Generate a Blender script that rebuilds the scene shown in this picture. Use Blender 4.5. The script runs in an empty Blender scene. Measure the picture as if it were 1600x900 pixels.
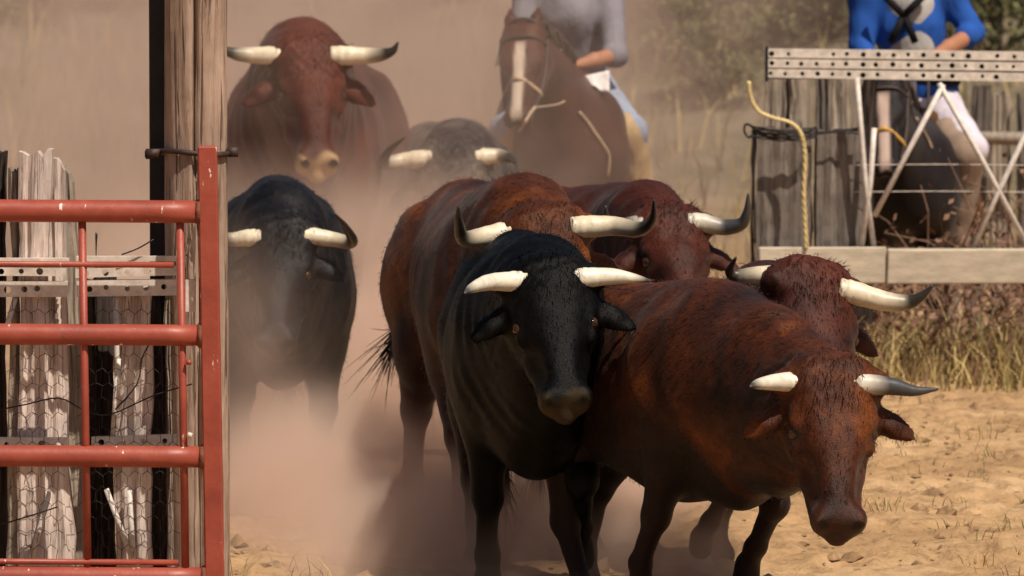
import bpy, bmesh, math, random
import numpy as np
from mathutils import Vector, Matrix, Quaternion
R = math.radians
random.seed(7); rng = np.random.default_rng(7)
scn = bpy.context.scene
COL = scn.collection

# ------------------------------------------------------------------ camera
F_PX = 9900.0; CAM_H = 2.5; PITCH = math.atan(700.0 / F_PX)
cam_d = bpy.data.cameras.new('camera'); cam = bpy.data.objects.new('camera', cam_d); COL.objects.link(cam)
cam.location = (0, 0, CAM_H); cam.rotation_euler = (R(90) - PITCH, 0, 0)
cam_d.sensor_width = 36; cam_d.lens = 36 * F_PX / 1600; cam_d.clip_start = .5; cam_d.clip_end = 3000
cam_d.dof.use_dof = True; cam_d.dof.focus_distance = 20.6; cam_d.dof.aperture_fstop = 6.8
scn.camera = cam

# ------------------------------------------------------------------ light
SUN_AZ, SUN_EL = R(38), R(57)       # to the right of the direction back towards the camera
sv = Vector((math.sin(SUN_AZ) * math.cos(SUN_EL), -math.cos(SUN_AZ) * math.cos(SUN_EL), math.sin(SUN_EL)))
sun_d = bpy.data.lights.new('sun', 'SUN'); sun = bpy.data.objects.new('sun', sun_d); COL.objects.link(sun)
sun_d.energy = 5.0; sun_d.angle = R(.5); sun_d.color = (1, .89, .74)
sun.location = sv * 60; sun.rotation_euler = sv.to_track_quat('Z', 'Y').to_euler()
world = bpy.data.worlds.new('World'); scn.world = world; world.use_nodes = True
wn = world.node_tree; bg = wn.nodes['Background']
sky = wn.nodes.new('ShaderNodeTexSky'); sky.sky_type = 'NISHITA'; sky.sun_disc = False
sky.sun_elevation = SUN_EL; sky.sun_rotation = math.atan2(sv.x, sv.y); sky.dust_density = 4
wn.links.new(sky.outputs[0], bg.inputs[0]); bg.inputs[1].default_value = .05
scn.view_settings.view_transform = 'Standard'; scn.view_settings.look = 'None'
scn.view_settings.exposure = 0.04; scn.view_settings.gamma = 1
scn.cycles.max_bounces = 6; scn.cycles.volume_bounces = 4; scn.cycles.volume_step_rate = 1.0
scn.cycles.volume_max_steps = 64

# ------------------------------------------------------------------ pixel -> world (design aid)
def at(px, py, d):
    z = CAM_H - d * math.tan(PITCH + math.atan((py - 450) / F_PX))
    dep = d * math.cos(PITCH) + (CAM_H - z) * math.sin(PITCH)
    return Vector(((px - 800) / F_PX * dep, d, z))

# ------------------------------------------------------------------ tagging
def tag(o, label=None, cat=None, group=None, kind=None):
    if label: o['label'] = label
    if cat: o['category'] = cat
    if group: o['group'] = group
    if kind: o['kind'] = kind
    return o
def empty(name, loc, rz=0):
    o = bpy.data.objects.new(name, None); COL.objects.link(o); o.location = loc; o.rotation_euler = (0, 0, rz)
    o.empty_display_size = .1
    return o
def link(name, me, mat, parent=None, loc=None):
    for m in (mat if isinstance(mat, (list, tuple)) else [mat]): me.materials.append(m)
    o = bpy.data.objects.new(name, me); COL.objects.link(o)
    if parent is not None: o.parent = parent
    if loc is not None: o.location = loc
    return o

# ------------------------------------------------------------------ materials
def newmat(name):
    m = bpy.data.materials.new(name); m.use_nodes = True
    nt = m.node_tree; b = nt.nodes['Principled BSDF']
    return m, nt, b
def N(nt, typ, **kw):
    n = nt.nodes.new(typ)
    for k, v in kw.items():
        if k in n.inputs.keys(): n.inputs[k].default_value = v
        else: setattr(n, k, v)
    return n
def noise(nt, vec, scale, detail=6, rough=.6, dist=0):
    n = nt.nodes.new('ShaderNodeTexNoise'); n.inputs['Scale'].default_value = scale
    n.inputs['Detail'].default_value = detail; n.inputs['Roughness'].default_value = rough
    n.inputs['Distortion'].default_value = dist
    if vec is not None: nt.links.new(vec, n.inputs['Vector'])
    return n
def ramp(nt, fac, stops):
    r = nt.nodes.new('ShaderNodeValToRGB'); e = r.color_ramp.elements
    while len(e) < len(stops): e.new(.5)
    for q, (p, c) in zip(e, stops):
        q.position = p; q.color = (c[0], c[1], c[2], 1) if not isinstance(c, (int, float)) else (c, c, c, 1)
    nt.links.new(fac, r.inputs[0]); return r
def mixc(nt, fac, a, b, mode='MIX'):
    m = nt.nodes.new('ShaderNodeMix'); m.data_type = 'RGBA'; m.blend_type = mode
    for s, v in ((m.inputs[0], fac), (m.inputs[6], a), (m.inputs[7], b)):
        if hasattr(v, 'links') or isinstance(v, bpy.types.NodeSocket): nt.links.new(v, s)
        elif isinstance(v, (int, float)): s.default_value = v
        else: s.default_value = (v[0], v[1], v[2], 1)
    return m.outputs[2]
def mapping(nt, scale=(1, 1, 1), rot=(0, 0, 0), coord='Object'):
    tc = nt.nodes.new('ShaderNodeTexCoord'); mp = nt.nodes.new('ShaderNodeMapping')
    mp.inputs['Scale'].default_value = scale; mp.inputs['Rotation'].default_value = rot
    nt.links.new(tc.outputs[coord], mp.inputs[0]); return mp.outputs[0]
def bump(nt, b, h, strength=.4, dist=.02):
    n = nt.nodes.new('ShaderNodeBump'); n.inputs['Strength'].default_value = strength; n.inputs['Distance'].default_value = dist
    nt.links.new(h, n.inputs['Height']); nt.links.new(n.outputs[0], b.inputs['Normal'])

def coat_mat(name, base, light, dark, pale, rough=.5, dusty=.0, sheen=.06, spec=.2):
    m, nt, b = newmat(name)
    v = mapping(nt)
    big = noise(nt, v, 3.2, 4, .6, .4)
    r1 = ramp(nt, big.outputs[0], [(.32, dark), (.52, base), (.72, light)])
    fine = noise(nt, mapping(nt, (30, 30, 90)), 2.0, 3, .6)
    c = mixc(nt, .55, r1.outputs[0], ramp(nt, fine.outputs[0], [(.3, .35), (.7, 1.5)]).outputs[0], 'MULTIPLY')
    at_ = nt.nodes.new('ShaderNodeAttribute'); at_.attribute_name = 'marks'
    sep = nt.nodes.new('ShaderNodeSeparateColor'); nt.links.new(at_.outputs[0], sep.inputs[0])
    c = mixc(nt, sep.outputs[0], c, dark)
    c = mixc(nt, sep.outputs[1], c, pale)
    c = mixc(nt, sep.outputs[2], c, (.012, .010, .009))
    if dusty:
        dn = noise(nt, v, 6, 5, .7)
        df = N(nt, 'ShaderNodeMath', operation='MULTIPLY'); nt.links.new(ramp(nt, dn.outputs[0], [(.45, 0.0), (.75, 1.0)]).outputs[0], df.inputs[0]); df.inputs[1].default_value = dusty
        c = mixc(nt, df.outputs[0], c, (.42, .33, .27))
    nt.links.new(c, b.inputs['Base Color'])
    b.inputs['Roughness'].default_value = rough
    b.inputs['Sheen Weight'].default_value = sheen; b.inputs['Sheen Roughness'].default_value = .4
    b.inputs['Specular IOR Level'].default_value = spec
    hair = noise(nt, mapping(nt, (60, 60, 200)), 2.5, 2, .5)
    mus = noise(nt, v, 9, 3, .5)
    add = N(nt, 'ShaderNodeMath', operation='MULTIPLY_ADD'); nt.links.new(mus.outputs[0], add.inputs[0]); add.inputs[1].default_value = 2.5
    nt.links.new(hair.outputs[0], add.inputs[2])
    bump(nt, b, add.outputs[0], .45, .006)
    return m
def horn_mat(name, base=(.72, .62, .46), tip=(.03, .025, .02), start=.45, end=.75):
    m, nt, b = newmat(name)
    a = nt.nodes.new('ShaderNodeAttribute'); a.attribute_name = 'along'
    n = noise(nt, mapping(nt), 28, 6, .7, .8)
    ad = N(nt, 'ShaderNodeMath', operation='MULTIPLY_ADD'); nt.links.new(n.outputs[0], ad.inputs[0]); ad.inputs[1].default_value = .12; nt.links.new(a.outputs['Fac'], ad.inputs[2])
    r = ramp(nt, ad.outputs[0], [(0, tuple(x * .45 for x in base)), (.10, tuple(x * .8 for x in base)), (.2, base), (start, tuple(x * .85 for x in base)), ((start + end) / 2, tuple(.4 * x + .6 * y for x, y in zip(base, tip))), (end, tip)])
    c = mixc(nt, .5, r.outputs[0], ramp(nt, n.outputs[0], [(.3, .45), (.6, 1.15)]).outputs[0], 'MULTIPLY')
    nt.links.new(c, b.inputs['Base Color']); b.inputs['Roughness'].default_value = .42
    bump(nt, b, n.outputs[0], .2, .004)
    return m
def plain(name, col, rough=.7, var=.35, scale=12, metal=0, stretch=(1, 1, 1), bmp=.3, light=None, bdist=.01):
    m, nt, b = newmat(name)
    n = noise(nt, mapping(nt, stretch), scale, 8, .65)
    d = tuple(c * (1 - var) for c in col); l = light or tuple(min(1, c * (1 + var)) for c in col)
    nt.links.new(ramp(nt, n.outputs[0], [(.3, d), (.5, col), (.72, l)]).outputs[0], b.inputs['Base Color'])
    b.inputs['Roughness'].default_value = rough; b.inputs['Metallic'].default_value = metal
    if bmp: bump(nt, b, n.outputs[0], bmp, bdist)
    return m
def wood_mat(name, col, dark, light, along=2, crack=.75):
    m, nt, b = newmat(name)
    st = [14, 14, 14]; st[along] = 1.1
    g = noise(nt, mapping(nt, tuple(st)), 3.0, 9, .7, .6)
    big = noise(nt, mapping(nt), 5, 5, .6)
    c = ramp(nt, g.outputs[0], [(.28, dark), (.45, col), (.68, light)]).outputs[0]
    c = mixc(nt, .6, c, ramp(nt, big.outputs[0], [(.3, .5), (.65, 1.25)]).outputs[0], 'MULTIPLY')
    st2 = [26, 26, 26]; st2[along] = .9
    cr = noise(nt, mapping(nt, tuple(st2)), 2.2, 4, .6, .8)
    crm = ramp(nt, cr.outputs[0], [(.36, 0.0), (.41, 1.0)]).outputs[0]
    inv = mixc(nt, crm, dark, (1, 1, 1))
    c = mixc(nt, crack, c, inv, 'MULTIPLY')
    nt.links.new(c, b.inputs['Base Color']); b.inputs['Roughness'].default_value = .85
    b.inputs['Specular IOR Level'].default_value = .2
    ad = N(nt, 'ShaderNodeMath', operation='ADD'); nt.links.new(g.outputs[0], ad.inputs[0]); nt.links.new(crm, ad.inputs[1])
    bump(nt, b, ad.outputs[0], .6, .012)
    return m

M = {}
M['red_coat'] = coat_mat('red_coat', (.06, .014, .006), (.11, .03, .010), (.012, .004, .003), (.06, .03, .02))
M['russet_coat'] = coat_mat('russet_coat', (.060, .0135, .003), (.20, .055, .008), (.006, .002, .0015), (.045, .018, .012))
M['maroon_coat'] = coat_mat('maroon_coat', (.050, .0105, .0055), (.09, .020, .009), (.012, .004, .003), (.07, .03, .022))
M['ox_coat'] = coat_mat('ox_coat', (.075, .017, .008), (.11, .026, .012), (.03, .009, .006), (.38, .25, .13))
M['black_coat'] = coat_mat('black_coat', (.0016, .0016, .002), (.003, .003, .0035), (.001, .001, .001), (.035, .024, .012), .5, 0, .0, .12)
M['black_dusty_coat'] = coat_mat('black_dusty_coat', (.006, .006, .008), (.010, .010, .013), (.004, .004, .005), (.03, .027, .025), .45, .05, .0)
M['grey_coat'] = coat_mat('grey_coat', (.014, .013, .015), (.04, .037, .04), (.008, .008, .009), (.1, .08, .08), .45, .3)
M['chestnut_coat'] = coat_mat('chestnut_coat', (.06, .019, .010), (.085, .03, .016), (.03, .011, .007), (.60, .48, .38), .45)
M['dark_bay_coat'] = coat_mat('dark_bay_coat', (.012, .008, .009), (.02, .014, .014), (.006, .004, .005), (.5, .36, .30), .45)
M['horn'] = horn_mat('horn')
M['horn_grey'] = horn_mat('horn_grey', (.62, .56, .47), (.045, .045, .05), .28, .5)
M['horn_pale'] = horn_mat('horn_pale', (.74, .68, .56), (.06, .055, .05), .8, .98)
m, nt, b = newmat('eye_wet'); b.inputs['Base Color'].default_value = (.045, .018, .007, 1); b.inputs['Roughness'].default_value = .06; M['eye'] = m
M['tail_hair'] = plain('tail_hair', (.02, .012, .009), .7, .4, 30)

# ------------------------------------------------------------------ SDF modelling
class SDF:
    """signed distance field built from tapered capsules and ellipsoids, turned into one smooth mesh"""
    def __init__(s): s.p = []
    def cone(s, a, b, ra, rb, k=.05, sy=1, sub=False): s.p.append(('c', np.array(a, float), np.array(b, float), ra, rb, k, sy, sub)); return s
    def chain(s, pts, k=.05, sy=1):
        for (p, q) in zip(pts[:-1], pts[1:]): s.cone(p[:3], q[:3], p[3], q[3], k, sy)
        return s
    def ell(s, c, r, k=.05, rot=None, sub=False): s.p.append(('e', np.array(c, float), np.array(r, float), rot, None, k, 1, sub)); return s
    @staticmethod
    def dist(pr, P):
        if pr[0] == 'c':
            _, a, b, ra, rb, k, sy, sub = pr
            w = np.array([1, 1 / sy, 1]); Q = (P - a) * w; ba = (b - a) * w
            t = np.clip((Q @ ba) / max(ba @ ba, 1e-9), 0, 1)
            d = np.linalg.norm(Q - t[..., None] * ba, axis=-1) - (ra + (rb - ra) * t)
            return d * (sy if sy < 1 else 1) ** .5
        _, c, r, rot, _, k, _, sub = pr
        Q = P - c
        if rot is not None: Q = Q @ rot        # columns of rot are the ellipsoid's axes
        k0 = np.linalg.norm(Q / r, axis=-1); k1 = np.linalg.norm(Q / (r * r), axis=-1) + 1e-9
        return k0 * (k0 - 1) / k1
    def bounds(s, pr):
        if pr[0] == 'c':
            rr = max(pr[3], pr[4]) * np.array([1, max(1, pr[6]), 1]); return np.minimum(pr[1], pr[2]) - rr, np.maximum(pr[1], pr[2]) + rr
        rr = np.full(3, pr[2].max()); return pr[1] - rr, pr[1] + rr
    def mesh(s, name, h=.013, wob=0.0):
        B = [s.bounds(p) for p in s.p if not p[7]]
        lo = np.min([b[0] for b in B], 0) - 4 * h; hi = np.max([b[1] for b in B], 0) + 4 * h
        n = np.ceil((hi - lo) / h).astype(int) + 1
        D = np.full(n, .3, np.float32)
        ax = [lo[i] + h * np.arange(n[i]) for i in range(3)]
        for pr in s.p:
            k = pr[5]; b0, b1 = s.bounds(pr); pad = k + 3 * h
            i0 = np.clip(np.floor((b0 - pad - lo) / h).astype(int), 0, n - 1); i1 = np.clip(np.ceil((b1 + pad - lo) / h).astype(int) + 1, 1, n)
            g = np.stack(np.meshgrid(*[ax[i][i0[i]:i1[i]] for i in range(3)], indexing='ij'), -1)
            d = s.dist(pr, g)
            sl = tuple(slice(i0[i], i1[i]) for i in range(3)); e = D[sl]
            if pr[7]:
                d = -d; hh = np.maximum(k - np.abs(e - d), 0) / k; D[sl] = np.maximum(e, d) + hh * hh * k * .25
            else:
                hh = np.maximum(k - np.abs(e - d), 0) / k; D[sl] = np.minimum(e, d) - hh * hh * k * .25
        if wob:
            g = np.meshgrid(*ax, indexing='ij'); ph = rng.uniform(0, 6, 6)
            D += (wob * (np.sin(g[0] * 17 + ph[0] + 2 * np.sin(g[2] * 9 + ph[3])) * np.sin(g[1] * 21 + ph[1]) * np.sin(g[2] * 15 + ph[2])
                  + .5 * np.sin(g[0] * 39 + ph[4]) * np.sin(g[2] * 33 + ph[5]) * np.sin(g[1] * 41))).astype(np.float32)
        return nets(D, h, lo, name)
def nets(D, h, lo, name):
    S = D < 0; nx, ny, nz = D.shape
    cnt = np.zeros((nx - 1, ny - 1, nz - 1), np.int8)
    for i in (0, 1):
        for j in (0, 1):
            for k in (0, 1): cnt += S[i:nx - 1 + i, j:ny - 1 + j, k:nz - 1 + k]
    act = (cnt > 0) & (cnt < 8); idx = np.argwhere(act)
    vid = np.full(act.shape, -1, np.int32); vid[act] = np.arange(len(idx))
    acc = np.zeros((len(idx), 3)); num = np.zeros(len(idx))
    cs = [(i, j, k) for i in (0, 1) for j in (0, 1) for k in (0, 1)]
    for a in cs:
        for axn in range(3):
            if a[axn]: continue
            b = list(a); b[axn] = 1
            da = D[idx[:, 0] + a[0], idx[:, 1] + a[1], idx[:, 2] + a[2]]; db = D[idx[:, 0] + b[0], idx[:, 1] + b[1], idx[:, 2] + b[2]]
            cr = (da < 0) != (db < 0); t = np.where(cr, da / np.where(cr, da - db, 1), 0)
            p = np.tile(np.array(a, float), (len(idx), 1)); p[:, axn] = t
            acc += p * cr[:, None]; num += cr
    V = lo + h * (idx + acc / num[:, None])
    Q = []
    for axn in range(3):
        sl0 = [slice(1, -1)] * 3; sl1 = [slice(1, -1)] * 3; sl0[axn] = slice(0, -1); sl1[axn] = slice(1, None)
        s0 = S[tuple(sl0)]; s1 = S[tuple(sl1)]; e = np.argwhere(s0 != s1)
        off = np.ones(3, int); off[axn] = 0; e = e + off
        inside0 = S[e[:, 0], e[:, 1], e[:, 2]]
        u, v = (axn + 1) % 3, (axn + 2) % 3
        def c(du, dv):
            q = e.copy(); q[:, u] -= du; q[:, v] -= dv; return vid[q[:, 0], q[:, 1], q[:, 2]]
        quad = np.stack([c(1, 1), c(0, 1), c(0, 0), c(1, 0)], 1)
        quad[~inside0] = quad[~inside0][:, ::-1]; Q.append(quad)
    Q = np.concatenate(Q)
    return npmesh(name, V, Q, True)
def npmesh(name, V, Q, smooth=False):
    me = bpy.data.meshes.new(name); Q = np.asarray(Q); k = Q.shape[1]
    me.vertices.add(len(V)); me.vertices.foreach_set('co', np.asarray(V, np.float32).ravel())
    me.loops.add(Q.size); me.loops.foreach_set('vertex_index', Q.ravel().astype(np.int32))
    me.polygons.add(len(Q)); me.polygons.foreach_set('loop_start', (np.arange(len(Q)) * k).astype(np.int32))
    me.polygons.foreach_set('loop_total', np.full(len(Q), k, np.int32))
    if smooth: me.polygons.foreach_set('use_smooth', np.ones(len(Q), bool))
    me.update(calc_edges=True); me.validate()
    return me
def verts(me):
    v = np.empty(len(me.vertices) * 3, np.float32); me.vertices.foreach_get('co', v); return v.reshape(-1, 3)
def set_col(me, name, arr):
    a = me.attributes.new(name, 'FLOAT_COLOR', 'POINT')
    c = np.ones((len(me.vertices), 4), np.float32); c[:, :3] = arr; a.data.foreach_set('color', c.ravel())
def sstep(a, b, x):
    t = np.clip((x - a) / (b - a), 0, 1); return t * t * (3 - 2 * t)

# ------------------------------------------------------------------ tubes, boxes
def spline(pts, n):
    P = np.array(pts, float); m = len(P); out = []
    T = np.concatenate([[2 * P[0] - P[1]], P, [2 * P[-1] - P[-2]]])
    for i in range(m - 1):
        p0, p1, p2, p3 = T[i:i + 4]
        for t in np.linspace(0, 1, n, endpoint=False):
            out.append(.5 * ((2 * p1) + (-p0 + p2) * t + (2 * p0 - 5 * p1 + 4 * p2 - p3) * t * t + (-p0 + 3 * p1 - 3 * p2 + p3) * t ** 3))
    out.append(P[-1]); return np.array(out)
def tube_vf(path, rad, seg=10, cap=True, jit=0):
    path = np.asarray(path, float); n = len(path); rad = np.full(n, rad) if np.isscalar(rad) else np.asarray(rad)
    T = np.gradient(path, axis=0); T /= np.linalg.norm(T, axis=1)[:, None] + 1e-9
    up = np.array([0, 0, 1.]) if abs(T[0][2]) < .9 else np.array([1., 0, 0])
    V, A = [], []
    nrm = np.cross(T[0], up); nrm /= np.linalg.norm(nrm)
    for i in range(n):
        nrm = nrm - T[i] * (nrm @ T[i]); nrm /= np.linalg.norm(nrm) + 1e-9; bn = np.cross(T[i], nrm)
        for j in range(seg):
            a = 2 * math.pi * j / seg; rr = rad[i] * (1 + jit * rng.uniform(-1, 1))
            V.append(path[i] + rr * (math.cos(a) * nrm + math.sin(a) * bn)); A.append(i / (n - 1))
    Fc = [(i * seg + j, i * seg + (j + 1) % seg, (i + 1) * seg + (j + 1) % seg, (i + 1) * seg + j) for i in range(n - 1) for j in range(seg)]
    if cap: Fc += [tuple(range(seg))[::-1], tuple((n - 1) * seg + j for j in range(seg))]
    return V, Fc, A
class MB:
    """collects shapes into one mesh"""
    def __init__(s): s.V = []; s.F = []; s.A = []
    def add(s, V, Fc, A=None):
        o = len(s.V); s.V += [tuple(v) for v in V]; s.F += [tuple(i + o for i in f) for f in Fc]; s.A += list(A) if A is not None else [0] * len(V); return s
    def tube(s, path, rad, seg=10, cap=True, jit=0): return s.add(*tube_vf(path, rad, seg, cap, jit))
    def box(s, c, size, rot=None, jit=0, taper=1.0):
        V = []
        for z in (-.5, .5):
            for y in (-.5, .5):
                for x in (-.5, .5):
                    f = taper if z > 0 else 1
                    p = Vector((x * size[0] * f, y * size[1] * f, z * size[2])) + Vector([rng.uniform(-jit, jit) for _ in range(3)])
                    if rot is not None: p = rot @ p
                    V.append(p + Vector(c))
        return s.add(V, [(0, 2, 3, 1), (4, 5, 7, 6), (0, 1, 5, 4), (2, 6, 7, 3), (0, 4, 6, 2), (1, 3, 7, 5)])
    def mesh(s, name, smooth=True):
        me = bpy.data.meshes.new(name); me.from_pydata(s.V, [], s.F); me.validate()
        if smooth: me.polygons.foreach_set('use_smooth', np.ones(len(me.polygons), bool))
        if any(s.A):
            a = me.attributes.new('along', 'FLOAT', 'POINT'); a.data.foreach_set('value', np.array(s.A, np.float32))
        me.update(); return me
    def build(s, name, mat, parent=None, smooth=True, bevel=0, loc=None):
        if loc is not None: s.V = [tuple(Vector(v) - Vector(loc)) for v in s.V]
        me = s.mesh(name, smooth)
        if bevel:
            bm = bmesh.new(); bm.from_mesh(me)
            bmesh.ops.bevel(bm, geom=bm.edges[:], offset=bevel, segments=1, affect='EDGES'); bm.to_mesh(me); bm.free()
        if bevel or not smooth: me.polygons.foreach_set('use_smooth', np.zeros(len(me.polygons), bool))
        return link(name, me, mat, parent, loc)
mt, nt, b = newmat('dry_earth')
v = mapping(nt)
n1 = noise(nt, v, 1.3, 8, .65, .3); n2 = noise(nt, v, 14, 8, .7); n3 = noise(nt, mapping(nt, (1, .35, 1)), 5, 6, .6)
c = ramp(nt, n1.outputs[0], [(.3, (.30, .185, .095)), (.5, (.42, .265, .14)), (.7, (.52, .35, .20))]).outputs[0]
c = mixc(nt, .7, c, ramp(nt, n2.outputs[0], [(.32, .45), (.5, 1.0), (.7, 1.25)]).outputs[0], 'MULTIPLY')
# the bank beyond the yard: grey brown scrub instead of bare sand
sx = nt.nodes.new('ShaderNodeSeparateXYZ'); nt.links.new(v, sx.inputs[0]); mr = N(nt, 'ShaderNodeMapRange'); mr.inputs['From Min'].default_value = 35; mr.inputs['From Max'].default_value = 44; nt.links.new(sx.outputs[1], mr.inputs['Value'])
n4 = noise(nt, mapping(nt, (1, .5, 1)), 1.6, 7, .7); scrub = ramp(nt, n4.outputs[0], [(.35, (.09, .085, .045)), (.5, (.16, .13, .09)), (.68, (.24, .19, .14))]).outputs[0]
c = mixc(nt, mr.outputs[0], c, scrub)
nt.links.new(c, b.inputs['Base Color']); b.inputs['Roughness'].default_value = .95; b.inputs['Specular IOR Level'].default_value = .1
bump(nt, b, n2.outputs[0], .7, .03); M['earth'] = mt
xs = np.concatenate([[-600, -200, -60, -20], np.linspace(-6, -2.2, 20), np.linspace(-2, 3.6, 190), np.linspace(3.8, 6, 12), [20, 60, 200, 600]]); ys = np.concatenate([[-100, -20, 0, 10], np.linspace(17, 19.8, 12), np.linspace(20, 30, 330), np.linspace(30.2, 36, 30), np.linspace(37, 130, 60), [200, 500, 1200]])
GX, GY = np.meshgrid(xs, ys, indexing='ij')
def gnoise(x, y): return .014 * np.sin(x * 7.1 + 1.7 * np.sin(y * 5.3)) * np.sin(y * 8.3 + x) + .010 * np.sin(x * 17 + 3) * np.sin(y * 23 + 2 * np.sin(x * 9)) + .03 * np.sin(x * 1.3 + 1) * np.sin(y * 1.1)
prints = [(rng.uniform(-1.6, 3.4), rng.uniform(20, 29.5), rng.uniform(.04, .085), rng.uniform(.012, .035)) for _ in range(420)]
def gz(x, y):
    near = (np.abs(x) < 7) & (y > 16) & (y < 37)
    hill = 9.0 * sstep(38, 95, y) + .25 * np.sin(x * .8 + y * .5) * sstep(38, 50, y)
    return np.where(near, gnoise(x, y), 0) + hill - .16 * np.maximum(sstep(25, 29.5, y) * sstep(.8, .2, x), sstep(29.8, 30.6, y) * sstep(44, 36, y))
GZ = gz(GX, GY)
for (hx, hy, hr, hd) in prints:      # hoof prints with a raised rim
    i0, i1 = np.searchsorted(xs, [hx - .3, hx + .3]); j0, j1 = np.searchsorted(ys, [hy - .3, hy + .3])
    q = ((GX[i0:i1, j0:j1] - hx) ** 2 + ((GY[i0:i1, j0:j1] - hy) * .8) ** 2) / hr ** 2
    GZ[i0:i1, j0:j1] += -hd * np.exp(-q) + hd * .75 * np.exp(-(np.sqrt(q) - 1.7) ** 2 * 5)
mkn = (np.abs(GX) < 4) & (GY > 19.5) & (GY < 30); GZ = GZ + np.where(mkn, rng.normal(0, .0035, GZ.shape), 0)
nX, nY = len(xs), len(ys)
I = (np.arange(nX - 1)[:, None] * nY + np.arange(nY - 1)[None]).ravel()
me = npmesh('ground', np.stack([GX, GY, GZ], -1).reshape(-1, 3), np.stack([I, I + nY, I + nY + 1, I + 1], 1), True)
tag(link('ground', me, M['earth']), kind='structure')
M['pole'] = wood_mat('pole_wood', (.33, .225, .17), (.10, .055, .04), (.45, .33, .26))
M['sleeper_pink'] = wood_mat('sleeper_pink', (.58, .47, .42), (.22, .16, .14), (.74, .65, .60), crack=.4)
M['sleeper_grey'] = wood_mat('sleeper_grey', (.15, .125, .11), (.06, .05, .045), (.22, .19, .165), crack=.5)
M['sleeper_pale'] = wood_mat('sleeper_pale', (.32, .26, .21), (.14, .11, .09), (.42, .35, .29), crack=.45)
M['sleeper_dark'] = wood_mat('sleeper_dark', (.05, .035, .03), (.012, .009, .009), (.09, .07, .06))
M['steel_pale'] = plain('steel_pale', (.62, .55, .49), .55, .3, 25, 0.1, bmp=.2)
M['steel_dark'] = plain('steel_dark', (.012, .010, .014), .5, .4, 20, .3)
M['iron'] = plain('iron', (.05, .028, .022), .6, .5, 40, .4)
M['white_paint'] = plain('white_paint', (.60, .54, .50), .5, .3, 30)
M['concrete'] = plain('concrete', (.48, .41, .32), .85, .22, 9, stretch=(1, 1, 3))
M['rope'] = plain('rope', (.60, .47, .22), .8, .35, 60)
M['wire'] = plain('wire', (.035, .03, .03), .5, .4, 30, .6)
mt, nt, b = newmat('red_paint')
v = mapping(nt); n1 = noise(nt, v, 6, 6, .65); n2 = noise(nt, mapping(nt, (24, 24, 8)), 1.0, 4, .6); n3 = noise(nt, mapping(nt, (9, 9, 9)), 1, 5, .7)
c = ramp(nt, n1.outputs[0], [(.3, (.22, .038, .024)), (.5, (.29, .052, .032)), (.7, (.34, .075, .045))]).outputs[0]
c = mixc(nt, ramp(nt, n2.outputs[0], [(.655, 0.0), (.68, 1.0)]).outputs[0], c, (.78, .64, .58))
c = mixc(nt, ramp(nt, n3.outputs[0], [(.62, 0.0), (.70, .8)]).outputs[0], c, (.16, .05, .03))
nt.links.new(c, b.inputs['Base Color']); b.inputs['Roughness'].default_value = .48; bump(nt, b, n1.outputs[0], .35, .012); M['red'] = mt

M['rust'] = plain('rust', (.16, .05, .025), .85, .5, 60)
# ---- shapes shared by the fences
def plank_mesh(w, t, H, seed=0, rag=.03, top='flat', nx=7, nz=16, waist=.004):
    """weathered sleeper: origin at the middle of its foot, front towards -y, ragged top and wavy edges"""
    r = np.random.default_rng(seed); V = []; Fc = []
    zs = np.linspace(0, 1, nz + 1)
    topo = r.uniform(-rag, rag * .3, nx + 1)
    if top == 'round': topo -= w * .55 * (np.abs(np.linspace(-1, 1, nx + 1)) ** 2.6)
    dl, dr = np.cumsum(r.normal(0, waist, nz + 1)), np.cumsum(r.normal(0, waist, nz + 1))
    groove = r.choice([0, 0, 0, -.012], (nx + 1)); groove[[0, -1]] = 0
    for face in (0, 1):
        for k, z in enumerate(zs):
            for i in range(nx + 1):
                f = i / nx; x = -w / 2 + w * f + dl[k] * (1 - f) + dr[k] * f
                zz = z * H + topo[i] * z ** 6
                y = -t / 2 - groove[i] * min(1, z * 1.3) + r.normal(0, .0025) if face == 0 else t / 2
                if i in (0, nx) and face == 0: y += .008
                V.append((x, y, zz))
    o = (nz + 1) * (nx + 1); g = lambda f, k, i: f * o + k * (nx + 1) + i
    for k in range(nz):
        for i in range(nx):
            Fc.append((g(0, k, i), g(0, k, i + 1), g(0, k + 1, i + 1), g(0, k + 1, i))); Fc.append((g(1, k, i + 1), g(1, k, i), g(1, k + 1, i), g(1, k + 1, i + 1)))
        Fc.append((g(1, k, 0), g(0, k, 0), g(0, k + 1, 0), g(1, k + 1, 0))); Fc.append((g(0, k, nx), g(1, k, nx), g(1, k + 1, nx), g(0, k + 1, nx)))
    for i in range(nx):
        Fc.append((g(0, nz, i), g(0, nz, i + 1), g(1, nz, i + 1), g(1, nz, i)))
    return MB().add(V, Fc)
def sleeper(x0, x1, ytop, d, t, mat, parent, seed, top='flat', lean=0, zb=0, rag=.03, ybot=None):
    a, b_ = at(x0, ytop, d), at(x1, ytop, d)
    if ybot is not None: zb = at(x0, ybot, d).z
    w = b_.x - a.x; mb = plank_mesh(w, t, a.z - zb, seed, rag, top)
    o = mb.build('sleeper', M[mat], parent, smooth=False); o.location = Vector(((a.x + b_.x) / 2, d + t / 2, zb)) - parent.location
    o.rotation_euler = (rng.uniform(-.01, .01), lean, rng.uniform(-.04, .04)); return o
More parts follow.
